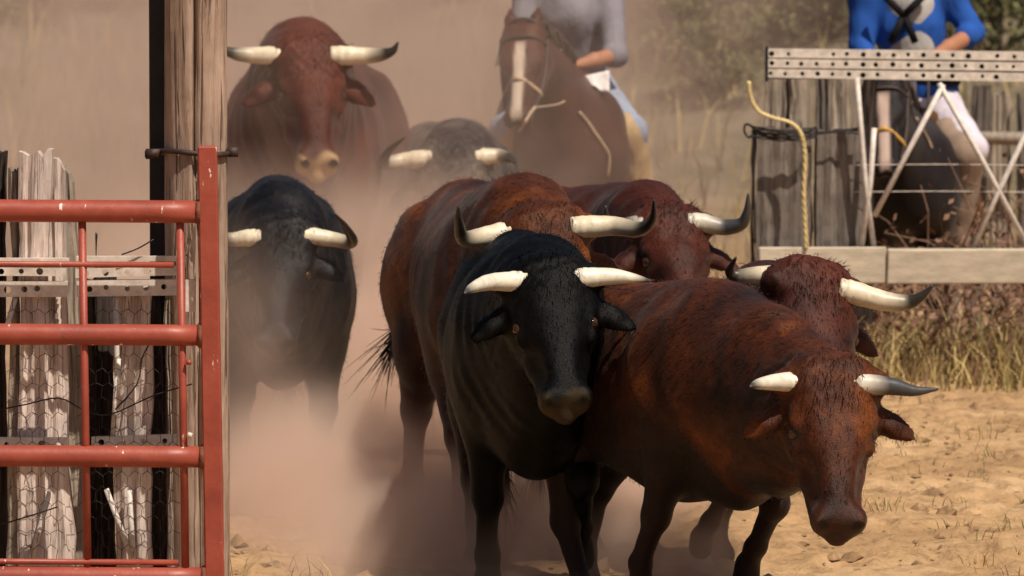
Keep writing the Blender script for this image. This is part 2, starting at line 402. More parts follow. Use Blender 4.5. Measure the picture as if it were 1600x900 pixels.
def strip(p, q, hgt, pitch, hole, mat, parent, seed=0, thick=.006, miss=.1):
    """perforated steel strip with real holes from p to q (centre line)"""
    r = np.random.default_rng(seed); p, q = Vector(p), Vector(q); L = (q - p).length; n = max(1, int(L / pitch)); pw = L / n
    e = (q - p).normalized(); up = Vector((0, 0, 1)); mb = MB(); K = 8
    f = e.cross(up).normalized()
    if f.y > 0: f = -f
    P = lambda s_, z, y: p + e * s_ + up * z + f * y
    for i in range(n):
        s0, s1 = i * pw, (i + 1) * pw; c = (s0 + s1) / 2 + r.normal(0, pw * .08); cz = r.normal(0, hgt * .04)
        lip = thick
        if r.random() < miss:
            mb.add([P(s0, -hgt / 2, lip), P(s1, -hgt / 2, lip), P(s1, hgt / 2, lip), P(s0, hgt / 2, lip)], [(0, 1, 2, 3)])
        else:
            out = [(s1, 0), (s1, hgt / 2), (c, hgt / 2), (s0, hgt / 2), (s0, 0), (s0, -hgt / 2), (c, -hgt / 2), (s1, -hgt / 2)]; rr = hole * r.uniform(.75, 1.2)
            V = [P(s, z, lip) for s, z in out] + [P(c + rr * math.cos(k * math.pi / 4), cz + rr * math.sin(k * math.pi / 4), lip) for k in range(K)] + [P(c + rr * math.cos(k * math.pi / 4), cz + rr * math.sin(k * math.pi / 4), 0) for k in range(K)]
            Fc = [(k, (k + 1) % K, K + (k + 1) % K, K + k) for k in range(K)] + [(K + k, K + (k + 1) % K, 2 * K + (k + 1) % K, 2 * K + k) for k in range(K)]
            mb.add(V, Fc)
    for z, sg in ((hgt / 2, 1), (-hgt / 2, -1)):      # folded flanges
        mb.add([P(0, z, lip), P(L, z, lip), P(L, z + sg * .001, -.02), P(0, z + sg * .001, -.02)], [(0, 1, 2, 3)])
    o = mb.build('perforated_strip', M[mat], parent, smooth=False)
    o.data.transform(Matrix.Translation(-parent.location)); return o
def rod(name, pts, rad, mat, parent, seg=8, n=1, lab=None):
    pts = [Vector(p) - (parent.location if parent else Vector()) for p in pts]
    mb = MB(); mb.tube(spline(pts, n) if n > 1 else pts, rad, seg); return mb.build(name, M[mat], parent)

# ---- telegraph pole
dP = 20.12; top, bot = at(304, -420, dP), at(310, 1000, dP); bot.z = -.3
root = empty('telegraph_pole', (bot.x, bot.y, 0)); tag(root, 'tall round timber pole with a long dark crack, standing behind the red gate stile', 'pole')
rings, seg = 110, 64; V = []
for k in range(rings):
    t = k / (rings - 1); c = bot.lerp(top, t) - root.location; z = c.z
    for j in range(seg):
        a = 2 * math.pi * j / seg; r_ = .101 - .004 * t
        ca = -math.pi / 2 + .06 + .10 * math.sin(z * 2.1) + .05 * math.sin(z * 7)   # crack bearing
        dd = (a - ca + math.pi) % (2 * math.pi) - math.pi
        wid = .055 + .05 * max(0, math.sin(z * 1.9 + .4)) ; r_ -= .045 * math.exp(-(dd / wid) ** 2)
        d2 = (a - ca - .75 + .08 * math.sin(z * 5) + math.pi) % (2 * math.pi) - math.pi; r_ -= .010 * math.exp(-(d2 / .03) ** 2) * max(0, math.sin(z * 3))
        r_ += .0018 * math.sin(a * 9 + z * 3) + .0012 * math.sin(a * 23 + z * 11)
        for (kz, ka) in ((1.62, -1.75), (2.05, -1.2), (1.2, -1.85), (.7, -1.1)):
            da = (a - ka + math.pi) % (2 * math.pi) - math.pi; r_ += .010 * math.exp(-((z - kz) / .022) ** 2 - (da / .16) ** 2) - .014 * math.exp(-((z - kz) / .010) ** 2 - (da / .07) ** 2)
        V.append((c.x + r_ * math.cos(a), c.y + r_ * math.sin(a), z))
Fc = [(k * seg + j, k * seg + (j + 1) % seg, (k + 1) * seg + (j + 1) % seg, (k + 1) * seg + j) for k in range(rings - 1) for j in range(seg)] + [tuple((rings - 1) * seg + j for j in range(seg))]
MB().add(V, Fc).build('shaft', M['pole'], root)
bz = at(300, 237, dP).z; cx = at(306, 237, dP).x - root.location.x
band = MB(); ring = [(cx + .109 * math.cos(a), .109 * math.sin(a), bz + .006 * math.sin(a * 2)) for a in np.linspace(0, 2 * math.pi, 40)]
band.tube(ring, .0095, 6, False); band.box((cx + .118, -.03, bz + .0), (.035, .02, .03)); band.box((cx - .135, -.02, bz - .006), (.045, .03, .032))
band.build('iron_strap', M['iron'], root)
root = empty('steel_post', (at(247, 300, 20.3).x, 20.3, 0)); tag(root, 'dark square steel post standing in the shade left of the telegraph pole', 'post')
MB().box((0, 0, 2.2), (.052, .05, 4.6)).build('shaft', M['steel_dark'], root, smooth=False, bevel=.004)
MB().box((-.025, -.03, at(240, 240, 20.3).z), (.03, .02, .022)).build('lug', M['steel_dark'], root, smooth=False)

# ---- red gate
dG = 19.8
root = empty('gate', at(330, 1000, dG)); root.location.z = 0
tag(root, 'red painted tubular steel gate with chipped paint in front of the sleeper fence', 'gate')
def gx(x, y): return x + (y - 330) * .016
p, q = at(324, 228, dG), at(336, 930, dG); cM = (p + q) / 2 - root.location
MB().box((0, 0, 0), (.060, .055, (p - q).length)).build('stile', M['red'], root, smooth=False, bevel=.005).location = cM
root.children[0].rotation_euler = (0, -math.atan2(q.x - p.x, p.z - q.z), 0)
for y, rr in ((330, .0355), (523, .0335), (713, .034), (902, .034)): rod('rail', [at(x, y + (x - 150) * .006, dG) for x in np.linspace(-330, gx(312, y), 12)], rr, 'red', root, 20)
for y in (411, 876): rod('thin_rail', [at(-330, y - 1, dG - .005), at(gx(270, y), y + 3, dG - .005)], .0095, 'red', root, 10)
for y in (330, 523, 713, 902): MB().tube([Vector(at(gx(306, y), y + 1, dG)) - root.location, Vector(at(gx(313, y), y + 1, dG)) - root.location], [.037, .043], 16).build('weld', M['rust'], root)
for x in (-170, 128, 281): rod('upright', [at(gx(x, 345), 345, dG), at(gx(x, 905), 905, dG)], .0125, 'red', root, 12)
rod('hinge_pin', [at(291, 566, dG - .02), at(299, 566, dG - .02)], .008, 'red', root); rod('hinge_pin', [at(293, 679, dG - .02), at(300, 681, dG - .02)], .009, 'steel_pale', root)
strip(at(290, 462, dG + .03) , at(290, 462, dG + .03) + Vector((.03, 0, 0)), .10, .02, .006, 'steel_pale', root, 3)

# ---- fence behind the gate
root = empty('sleeper_fence', (at(0, 900, 20.1).x, 20.1, 0)); tag(root, 'weathered pink grey sleeper fence patched with perforated steel strips behind the red gate', 'fence')
dL = 20.0
for k, (x0, x1, yt, mt_, tp, ln, dd, yb) in enumerate((
        (-330, -260, 250, 'sleeper_pink', 'flat', 0, 0, None), (-250, -180, 240, 'sleeper_pink', 'round', .01, 0, None), (-170, -100, 262, 'sleeper_pale', 'flat', 0, 0, None), (-92, -30, 240, 'sleeper_pink', 'flat', -.01, 0, None),
        (-24, 8, 236, 'sleeper_dark', 'flat', 0, .12, None), (6, 30, 262, 'sleeper_pale', 'flat', 0, .03, None), (26, 69, 234, 'sleeper_pink', 'flat', .012, 0, None), (71, 116, 240, 'sleeper_pink', 'round', -.012, .02, None),
        (104, 142, 262, 'sleeper_pale', 'round', -.05, .13, None), (146, 167, 366, 'sleeper_dark', 'flat', 0, .14, None), (178, 243, 440, 'sleeper_pink', 'flat', .02, .02, None), (246, 275, 470, 'sleeper_dark', 'flat', 0, .10, None), (128, 176, 430, 'sleeper_dark', 'flat', .0, .20, None), (206, 246, 452, 'sleeper_dark', 'flat', 0, .22, None),  # hindmost dark sleepers carry the shade of the gaps in their colour
        (262, 276, 466, 'sleeper_pale', 'flat', -.004, .05, None))):
    sleeper(x0, x1, yt, dL + dd, .07, mt_, root, k + 10, tp, ln, rag=.022)
for (x0, x1, y0, y1, hg) in ((-330, 104, 422, 425, .026), (-330, 106, 452, 452, .048), (118, 276, 427, 423, .028), (120, 276, 451, 449, .05), (-330, 106, 693, 693, .036), (143, 276, 692, 688, .036)):
    strip(at(x0, y0, dL - .03), at(x1, y1, dL - .03), hg, .055, .0105, 'steel_pale', root, int(y0 + x1))
for (x0, x1, y) in ((-330, 108, 406), (120, 276, 403)):
    a, b_ = at(x0, y + 2, dL - .025), at(x1, y, dL - .025); MB().box((a + b_) / 2 - root.location, ((b_ - a).length, .03, .016)).build('steel_angle', M['steel_pale'], root, smooth=False)
for pts in (((181, 465), (184, 640)), ((24, 465), (8, 520)), ((78, 768), (46, 884)), ((166, 764), (206, 872)), ((202, 766), (209, 884)), ((185, 560), (176, 690))):
    rod('strut', [at(x, y, dL - .02) for x, y in pts], .0095, 'white_paint', root, 6)
mb = MB()
for i in range(13):
    for j in range(18):
        cxp, cyp = 20 + i * 20 + (10 if j % 2 else 0), 475 + j * 23
        if 96 < cxp < 128: continue
        jx = lambda: rng.uniform(-2.5, 2.5)
        y_ = dL - .055
        for a, c_ in (((0, -8), (0, 8)), ((0, 8), (10, 15)), ((0, 8), (-10, 15))):
            mb.tube([Vector(at(cxp + a[0], cyp + a[1], y_)) - root.location, Vector(at(cxp + c_[0] + jx(), cyp + c_[1] + jx(), y_ + rng.uniform(-.006, .006))) - root.location], .0011, 3, False)
tag(mb.build('wire_mesh', M['wire'], root), kind='stuff')
for pts in (((0, 640), (40, 632), (92, 622), (130, 640), (170, 648), (240, 618), (300, 600)), ((190, 398), (216, 388), (240, 374)), ((180, 640), (214, 600), (222, 560), (232, 540)), ((0, 820), (50, 805), (90, 792))):
    rod('tie_wire', [at(x, y, dL - .06) for x, y in pts], .0024, 'wire', root, 5, 4)

# ---- fence on the right of the gateway
dR = 29.1
root = empty('sleeper_fence', (at(1400, 600, dR).x, dR, 0)); tag(root, 'grey sleeper fence topped with rows of perforated steel strips above the dry grass', 'fence')
for k, (x0, x1, yt, mt_, dd, ln) in enumerate(((1186, 1271, 200, 'sleeper_grey', 0, 0), (1276, 1348, 204, 'sleeper_grey', .03, 0), (1192, 1234, 118, 'sleeper_pale', .35, .004), (1236, 1270, 118, 'sleeper_pale', .33, 0), (1274, 1301, 119, 'sleeper_grey', .36, 0), (1303, 1346, 119, 'sleeper_pale', .34, 0),
                                           (1350, 1366, 122, 'sleeper_dark', .40, 0), (1172, 1184, 205, 'sleeper_dark', .06, 0))):
    sleeper(x0, x1, yt, dR + dd, .16 if dd < .2 else .10, mt_, root, 40 + k, 'flat', ln, rag=.02)
for k in range(3):
    strip(at(1194, 83 + k * 15.6, dR - .04), at(1760, 90 + k * 16.6, dR - .04), .040, .068, .0112, 'steel_pale', root, 70 + k, miss=.12)
MB().box((at(1197, 100, dR) + at(1762, 104, dR)) / 2 - root.location, (1.66, .012, .125)).build('added_backing', M['steel_dark'], root, smooth=False)  # dark bar added so the holes and seams of the strips read dark
MB().box(at(1198, 100, dR - .03) - root.location, (.012, .05, .16)).build('end_bar', M['steel_dark'], root, smooth=False)
for k, (x0, x1, y0, y1) in enumerate(((1186, 1384, 386, 443), (1386, 1790, 388, 443))):
    a, b_ = at(x0, y0, dR - .1 - .012 * k), at(x1, y1, dR - .1 - .012 * k); o = MB().box((0, 0, 0), (b_.x - a.x, .07, a.z - b_.z), jit=.004).build('concrete_plank', M['concrete'], root, smooth=False, bevel=.006)
    o.location = (a + b_) / 2 - root.location
for pts in (((1339, 122), (1346, 210), (1352, 285), (1366, 390)), ((1366, 200), (1360, 285), (1346, 390)), ((1474, 132), (1420, 235), (1366, 338)), ((1467, 130), (1532, 245), (1612, 395)), ((1640, 130), (1560, 300), (1520, 390))):
    rod('strut', [at(x, y, dR - .05) for x, y in pts], .0125, 'white_paint', root, 8, 1)
mb = MB()
for k in range(7):
    yy = 199 + k * 2.6; mb.tube([Vector(at(x, yy + 5 * math.sin((x - 1180) * .033) + rng.uniform(-1, 1), dR - .1)) - root.location for x in np.linspace(1174, 1276, 12)], .004, 5)
for k in range(3):
    mb.tube([Vector(at(x, 203 + k * 3.2 + 3 * math.sin(x * .05 + k), dR - .03)) - root.location for x in np.linspace(1270, 1352, 9)], .004, 5)
mb.tube(spline([Vector(at(x, y, dR - .1)) - root.location for x, y in ((1180, 200), (1166, 194), (1163, 205), (1170, 215), (1176, 212), (1177, 240), (1178, 300), (1180, 380))], 5), .006, 6)
mb.build('wire_coil', M['wire'], root)
for y in (258, 300): rod('tie_wire', [at(1330, y, dR), at(1500, y - 1, dR), at(1760, y + 3, dR)], .002, 'steel_pale', root, 4, 5)
path = spline([at(x, y, dR - .14) for x, y in ((1170, 128), (1173, 150), (1184, 172), (1206, 183), (1236, 192), (1252, 210), (1258, 245), (1256, 300), (1258, 345), (1260, 388))], 10)
mb = MB()
for ph in (0, 2.1, 4.2):
    pp = [np.array(p_) + 0.0052 * np.array([math.cos(i * .8 + ph), math.sin(i * .8 + ph), .6 * math.sin(i * .8 + ph)]) for i, p_ in enumerate(path)]; mb.tube(pp, .0062, 6)
tag(mb.build('rope', M['rope'], loc=path[-1]), 'frayed yellow rope hanging over the sleeper at the end of the right fence', 'rope')
# posts of the yard behind the second rider
root = empty('post_fence', (at(1560, 300, 34).x, 34, 0)); tag(root, 'row of blurred grey timber posts behind the rider in blue', 'fence')
for k, x in enumerate(range(1476, 1800, 37)):
    sleeper(x, x + 24 + (k * 7) % 6, 128 + (k * 37) % 30, 34 + .05 * (k % 3), .12, ('sleeper_pale', 'sleeper_grey')[k % 2], root, 90 + k, zb=-.3)
rod('rail', [at(1470, 215, 33.9), at(1800, 219, 33.9)], .035, 'sleeper_pale', root, 8)

# ---- dry grass, brambles, clods
def leaf_stuff(name, mats, blades):
    V = np.array([p_ for b_ in blades for p_ in b_[0]]); 
    Fc = np.arange(len(V)).reshape(-1, 4); me = npmesh(name, V, Fc)
    for m_ in mats: me.materials.append(m_)
    me.polygons.foreach_set('material_index', np.array([b_[1] for b_ in blades], np.int32))
    o = bpy.data.objects.new(name, me); COL.objects.link(o); return o
gm = [plain('grass_straw', (.46, .34, .15), .8, .3, 3, bmp=0), plain('grass_gold', (.36, .26, .09), .8, .3, 3, bmp=0), plain('grass_dark', (.14, .10, .045), .8, .3, 3, bmp=0), plain('grass_green', (.12, .12, .03), .8, .3, 3, bmp=0), plain('bramble_brown', (.22, .12, .075), .8, .4, 5, bmp=0)]
def blade(x, y, z, H, w, lean, mi):
    a = rng.uniform(0, 2 * math.pi); dx, dy = math.cos(a) * lean * H, math.sin(a) * lean * H; ba = rng.uniform(0, math.pi); wx, wy = math.cos(ba) * w, math.sin(ba) * w
    m_ = (x + dx * .35, y + dy * .35, z + H * .6); t_ = (x + dx, y + dy, z + H * .95)
    return [([(x - wx, y - wy, z), (x + wx, y + wy, z), (m_[0] + wx * .7, m_[1] + wy * .7, m_[2]), (m_[0] - wx * .7, m_[1] - wy * .7, m_[2])], mi),
            ([(m_[0] - wx * .7, m_[1] - wy * .7, m_[2]), (m_[0] + wx * .7, m_[1] + wy * .7, m_[2]), (t_[0] + wx * .1, t_[1] + wy * .1, t_[2]), (t_[0] - wx * .1, t_[1] - wy * .1, t_[2])], mi)]
bl = []
for i in range(9500):
    y = rng.uniform(28.55, 31.5); x = rng.uniform(1.05, 3.6)
    dens = .5 + .5 * math.sin(x * 5.1 + y * 2.3) * math.sin(x * 2.3 + 1)
    if rng.random() > .35 + .65 * dens: continue
    H = rng.uniform(.12, .40) * (.7 + .5 * dens) * min(1, .35 + (y - 28.5) * 1.2)
    bl += blade(x, y, float(gz(np.array(x), np.array(y))) - .01, H, rng.uniform(.002, .006), rng.uniform(.1, .8), int(rng.choice([0, 1, 2, 3, 4], p=[.36, .30, .14, .08, .12])))
for i in range(500):
    x = rng.uniform(-1.1, 3.2); y = rng.uniform(20.5, 28.6)
    if not (x > 1.2 or (x < -.6 and y < 21.6)): continue
    for q in range(5): bl += blade(x + rng.normal(0, .02), y + rng.normal(0, .02), float(gz(np.array(x), np.array(y))) - .005, rng.uniform(.02, .07 if x > 0 else .16), .002, .7, int(rng.choice([0, 1, 2, 3], p=[.25, .2, .25, .3])))
tag(leaf_stuff('dry_grass', gm, bl), kind='stuff')
mb = MB()
for i in range(260):
    x = rng.uniform(1.35, 3.3); y = rng.uniform(29.3, 31.2); z0 = .0
    p_ = Vector((x, y, z0)); dirn = Vector((rng.normal(0, .5), rng.normal(0, .3), 1)).normalized(); L = rng.uniform(.4, 1.15) * (1 if x > 1.9 else .6); pts = [p_]
    for k in range(5): dirn = (dirn + Vector((rng.normal(0, .25), rng.normal(0, .25), -.10 * k))).normalized(); pts.append(pts[-1] + dirn * L / 5)
    mb.tube(pts, np.linspace(.005, .002, 6), 4, False)
    for k in range(2, 6):
        for _ in range(2):
            q = pts[k] + Vector(rng.normal(0, .04, 3)); s_ = rng.uniform(.012, .03); n_ = Vector(rng.normal(0, 1, 3)).normalized(); t_ = n_.orthogonal().normalized() * s_; u_ = n_.cross(t_).normalized() * s_ * .6
            mb.add([q - t_, q - u_, q + t_, q + u_], [(0, 1, 2, 3)])
tag(mb.build('brambles', gm[4], None, smooth=False), kind='stuff')
mb = MB()
for i in range(4200):
    y = 20.3 + 9.5 * rng.random(); x = rng.uniform(-1.4, 3.2); s_ = min(.05, .007 * rng.pareto(2.2) + .006); z = float(gz(np.array(x), np.array(y)))
    Vv = []
    for (a, b_, c_) in ((1, 0, 0), (-1, 0, 0), (0, 1, 0), (0, -1, 0), (0, 0, .8), (.6, .6, .4), (-.6, .5, .4), (.5, -.6, .45)): Vv.append((x + a * s_ * rng.uniform(.6, 1.4), y + b_ * s_ * rng.uniform(.6, 1.4), z + c_ * s_ * rng.uniform(.5, 1.1)))
    mb.add(Vv, [(0, 5, 4), (5, 2, 4), (2, 6, 4), (6, 1, 4), (1, 3, 4), (3, 7, 4), (7, 0, 4), (0, 2, 5), (2, 1, 6), (3, 0, 7)])
tag(mb.build('clods', plain('clod_earth', (.27, .165, .085), .95, .5, 30), None, smooth=False), kind='stuff')

# ---- shrubs on the bank behind
lm = [plain('leaf_dull', (.085, .09, .035), .8, .4, 2, bmp=0), plain('leaf_light', (.13, .13, .05), .8, .4, 2, bmp=0), plain('leaf_dry', (.20, .15, .07), .8, .4, 2, bmp=0)]
def shrub_parts(seed, w, hgt):
    r = np.random.default_rng(seed); tr = MB(); Vq = []; mi = []
    cl = []
    for i in range(16):
        a = r.uniform(0, 2 * math.pi); rad = w * .5 * math.sqrt(r.random()); zc = hgt * r.uniform(.25, .95) * (1 - .35 * (rad / w * 2) ** 2)
        c = Vector((math.cos(a) * rad, math.sin(a) * rad * .8, zc)); cl.append((c, r.uniform(.16, .34) * w))
        tr.tube(spline([(0, 0, -.1), tuple(Vector((c.x * .3, c.y * .3, zc * .5)) + Vector(r.normal(0, .08, 3))), tuple(c)], 3), np.linspace(.05, .012, 7) * w * .6, 5, False)
    for c, rr in cl:
        for _ in range(170):
            dv = Vector(r.normal(0, 1, 3)).normalized() * rr * r.random() ** .45; dv.z *= .75; q = c + dv; s_ = r.uniform(.03, .075) * (w / 2) ** .5
            n_ = (Vector(r.normal(0, 1, 3)) + Vector((0, 0, .6))).normalized(); t_ = n_.orthogonal().normalized(); t_.rotate(Quaternion(n_, r.uniform(0, 6))); u_ = n_.cross(t_)
            Vq += [q - t_ * s_, q - u_ * s_ * .55, q + t_ * s_, q + u_ * s_ * .55]; mi.append(int(r.choice([0, 1, 2], p=[.5, .33, .17])))
    me = npmesh('foliage', np.array(Vq), np.arange(len(Vq)).reshape(-1, 4))
    for m_ in lm: me.materials.append(m_)
    me.polygons.foreach_set('material_index', np.array(mi, np.int32))
    return me, tr.mesh('stem')
proto = [shrub_parts(5, 2.2, 1.6), shrub_parts(6, 3.0, 2.2), shrub_parts(8, 1.6, 1.1)]
for a_ in proto: a_[1].materials.append(M['sleeper_dark'])
SH = [(1125, 160, 0, .40, 'olive shrub low on the bank, just left of the frayed yellow rope'), (1060, 92, 1, .36, 'broad dull green shrub on the bank between the two riders'), (1185, 66, 2, .5, 'small shrub high on the bank just left of the rider in blue'),
      (1290, 62, 1, .42, 'dense shrub on the bank behind the left arm of the rider in blue'), (60, 42, 1, .40, 'olive shrub at the top left corner of the bank'), (170, 20, 0, .45, 'shrub on the bank left of the telegraph pole, near the top edge'),
      (1560, 92, 0, .5, 'shrub behind the elbow of the rider in blue'), (1010, 52, 0, .45, 'shrub on the bank at the shoulder of the grey shirted rider'), (1120, 30, 1, .48, 'topmost broad shrub on the bank, above the olive one'),
      (1400, 30, 1, .5, 'broad shrub high on the bank over the head of the rider in blue'), (1620, 30, 1, .5, 'broad shrub at the top right corner of the bank'), (690, 12, 0, .42, 'shrub at the top of the bank between the ox and the grey shirted rider')]
for px, py, k, sc, lab in SH:
    d = 37.0
    while d < 140:          # where the sight line meets the bank
        p_ = at(px, py, d); gzz = float(gz(np.array(p_.x), np.array(d)))
        if p_.z <= gzz: break
        d += .1
    root = empty('shrub', (p_.x, d, gzz), rng.uniform(0, 6)); root.scale = (sc,) * 3; tag(root, lab, 'shrub', 'shrubs on the bank')
    for me_, nm in zip(proto[k], ('foliage', 'stem')):
        o = bpy.data.objects.new(nm, me_); COL.objects.link(o); o.parent = root
bl = []
for i in range(9000):
    y = rng.uniform(37, 56); x = rng.uniform(-5.5, 5.5); dn = math.sin(x * 2.1 + y * .7) * math.sin(y * 1.3 - x)
    if dn < rng.uniform(-1, .6): continue
    bl += blade(x, y, float(gz(np.array(x), np.array(y))) - .02, rng.uniform(.12, .5), rng.uniform(.004, .011), rng.uniform(.1, .6), int(rng.choice([0, 1, 2, 3], p=[.42, .2, .2, .18])))
tag(leaf_stuff('scrub_grass', gm, bl), kind='stuff')
from mathutils.bvhtree import BVHTree
# ------------------------------------------------------------------ cattle
POSE_F = {'stand': (.06, -.02, .35), 'fwd': (.50, .34, .6), 'back': (-.38, -.50, .1), 'fold': (.75, -1.15, -1.35), 'lift': (.55, -.55, -.5), 'bent': (.75, -.62, -.6), 'plant': (-.06, -.10, .45)}
POSE_H = {'stand': (-.42, .06, .4), 'fwd': (-.05, .45, .6), 'back': (-.75, -.35, .1), 'fold': (-.55, .75, -.2)}
def walk(p, ang, L):      # a point L further along a bone that hangs down, swung forward by ang
    return np.array([p[0] + L * math.sin(ang), p[1], p[2] - L * math.cos(ang)])
class Frame:
    def __init__(s, org, th):
        s.o = Vector(org); s.th = th
        s.f = Vector((math.sin(th), -math.cos(th), 0)); s.l = Vector((math.cos(th), math.sin(th), 0))
    def loc(s, p): q = Vector(p) - s.o; return np.array([q.dot(s.f), q.dot(s.l), q.z])
    def vec(s, q): q = Vector(q); return np.array([q.dot(s.f), q.dot(s.l), q.z])
    @property
    def rz(s): return s.th - math.pi / 2
def head_axes(lb, rb, nose, d, L, depth_sign=-1):
    """axes of a head from the two horn bases and the nose as sighted"""
    a, b, n = at(*lb, d), at(*rb, d), at(*nose, d)
    M_ = (a + b) / 2; uu = n - M_; q = L * L - uu.x ** 2 - uu.z ** 2
    uu.y = depth_sign * math.sqrt(max(q, (.12 * L) ** 2)); u = uu.normalized()
    v = b - a; v.y = -(v.x * u.x + v.z * u.z) / u.y if abs(u.y) > .15 else 0
    v.y = max(-.9 * abs(v.x), min(.9 * abs(v.x), v.y))
    v = (v - u * v.dot(u)).normalized(); w = u.cross(v)
    return M_, u, v, w
def bull(name, label, cat, coat, d, lb, rb, nose, withers, dw, th, legs, hornL, hornR, horn='horn', hs=1.0, kw=1.0,
         fat=1.0, hump=1.0, group=None, ear_droop=.03, tail=None, h=.0135, Smin=None, root_d=None, horn_r=.036, head_w=1.0, belly_shade=0, neck=1.0):
    M_, u, v, w = head_axes(lb, rb, nose, d, .47 * hs)
    W = at(*withers, d + dw); S = Smin or W.z / 1.30
    th = R(th)
    fr = Frame((W.x - .45 * S * math.sin(th), W.y + .45 * S * math.cos(th), W.z - 1.30 * S), th)
    root = empty(name, fr.o, fr.rz); tag(root, label, cat, group)
    s = SDF(); K = S * kw
    P = lambda x, y, z, r=None: (x * S, y * K, z * S) if r is None else (x * S, y * K, z * S, r * S)
    sy = .74 * kw
    # trunk
    s.chain([P(-.74, 0, 1.00, .20), P(-.55, 0, .98, .285), P(-.15, 0, .90 - .15 * (fat - 1), .345 * (.5 + .5 * fat)), P(.25, 0, .86 - .3 * (fat - 1), .375 * fat), P(.50, 0, .90, .35 * fat)], .12 * S, sy)
    s.chain([P(-.72, 0, 1.10, .13), P(-.3, 0, 1.12, .13), P(.15, 0, 1.14, .13), P(.45, 0, 1.16, .14 * hump)], .10 * S, .8)
    s.ell(P(.62, 0, .66 - .3 * (fat - 1)), np.array([.20, .15 * kw, .22 * fat]) * S, .12 * S)
    for sg in (-1, 1):
        s.ell(P(.42, sg * .20, .90), np.array([.20, .11 * kw, .30]) * S, .08 * S)
        s.ell(P(-.58, sg * .19, .90), np.array([.25, .13 * kw, .29]) * S, .08 * S)
        s.ell(P(-.62, sg * .17, 1.09), np.array([.10, .06, .07]) * S, .06 * S)
    # head
    o = fr.loc(M_); A = np.stack([fr.vec(u), fr.vec(v), fr.vec(w)], 1)
    H = lambda a, b_, c: o + A @ (np.array([a, b_ * head_w, c]) * hs)
    hk = .035 * hs
    # neck: crest, middle and dewlap from the shoulders to the back of the skull
    pb = H(.0, 0, -.10); jw = H(.14, 0, -.17)
    cr0 = np.array(P(.40, 0, 1.10)); lo0 = np.array(P(.60, 0, .72)); md0 = np.array(P(.45, 0, .92))
    mid = (cr0 + pb) / 2 + np.array([0, 0, .05 * S * hump]); s.cone(cr0, mid, .21 * S * hump, .19 * S * hump, .1 * S, .85); s.cone(mid, pb, .19 * S * hump, .125 * hs, .1 * S, .9)
    s.cone(md0, H(.05, 0, -.15), .29 * S * neck, .14 * hs * neck, .1 * S, .84)
    mid = (lo0 + jw) / 2 + np.array([0, 0, -.02 * S]); s.cone(lo0, mid, .19 * S * neck, .15 * S * neck, .1 * S, .66); s.cone(mid, jw, .15 * S * neck, .09 * hs, .08 * S, .74)
    # skull and face
    s.cone(H(-.035, -.055, -.045), H(-.035, .055, -.045), .078 * hs, .078 * hs, hk)
    for sg in (-1, 1):
        s.cone(H(.0, sg * .05, -.05), H(.19, sg * .035, -.045), .082 * hs, .066 * hs, hk)
        s.cone(H(-.01, sg * .06, -.03), H(-.015, sg * .135, -.03), .05 * hs, .040 * hs, .03 * hs)
        s.ell(H(.112, sg * .100, -.030), np.array([.052, .026, .026]) * hs, .022 * hs, A); s.ell(H(.185, sg * .098, -.055), np.array([.04, .022, .022]) * hs, .02 * hs, A)
        s.cone(H(.11, sg * .055, -.14), H(.25, sg * .042, -.125), .075 * hs, .055 * hs, hk)
        s.cone(H(.25, sg * .042, -.125), H(.43, sg * .03, -.085), .052 * hs, .045 * hs, hk)
        s.ell(H(.435, sg * .044, -.045), np.array([.046, .040, .052]) * hs, .022 * hs, A)
        s.ell(H(.455, sg * .056, -.012), np.array([.030, .020, .022]) * hs, .012 * hs, A)
        s.ell(H(.480, sg * .052, -.012), np.array([.020, .011, .016]) * hs, .010, A, True)
        s.ell(H(.15, sg * .122, -.045), np.array([.026, .02, .018]) * hs, .012, A, True)
    s.cone(H(.17, 0, -.045), H(.42, 0, -.045), .078 * hs, .050 * hs, hk)
    s.cone(H(.16, -.04, -.01), H(.36, -.022, -.012), .022 * hs, .014 * hs, .03 * hs); s.cone(H(.16, .04, -.01), H(.36, .022, -.012), .022 * hs, .014 * hs, .03 * hs)
    s.ell(H(.455, 0, -.115), np.array([.022, .05, .010]) * hs, .012, A, True)
    s.cone(H(.35, 0, -.10), H(.47, 0, -.085), .05 * hs, .038 * hs, .02)
    # ears
    for sg in (-1, 1):
        e0 = H(.035, sg * .11, -.085); e1 = H(.06 + ear_droop, sg * .175, -.115); e2 = H(.07 + ear_droop * 1.4, sg * .22, -.115)
        ax = (e2 - e0) / np.linalg.norm(e2 - e0); nz = A[:, 2] - ax * (A[:, 2] @ ax); nz /= np.linalg.norm(nz)
        s.cone(e0, e1, .022 * hs, .034 * hs, .03); s.ell((e1 + e2) / 2, np.array([.062, .036, .015]) * hs, .03, np.stack([ax, np.cross(nz, ax), nz], 1))
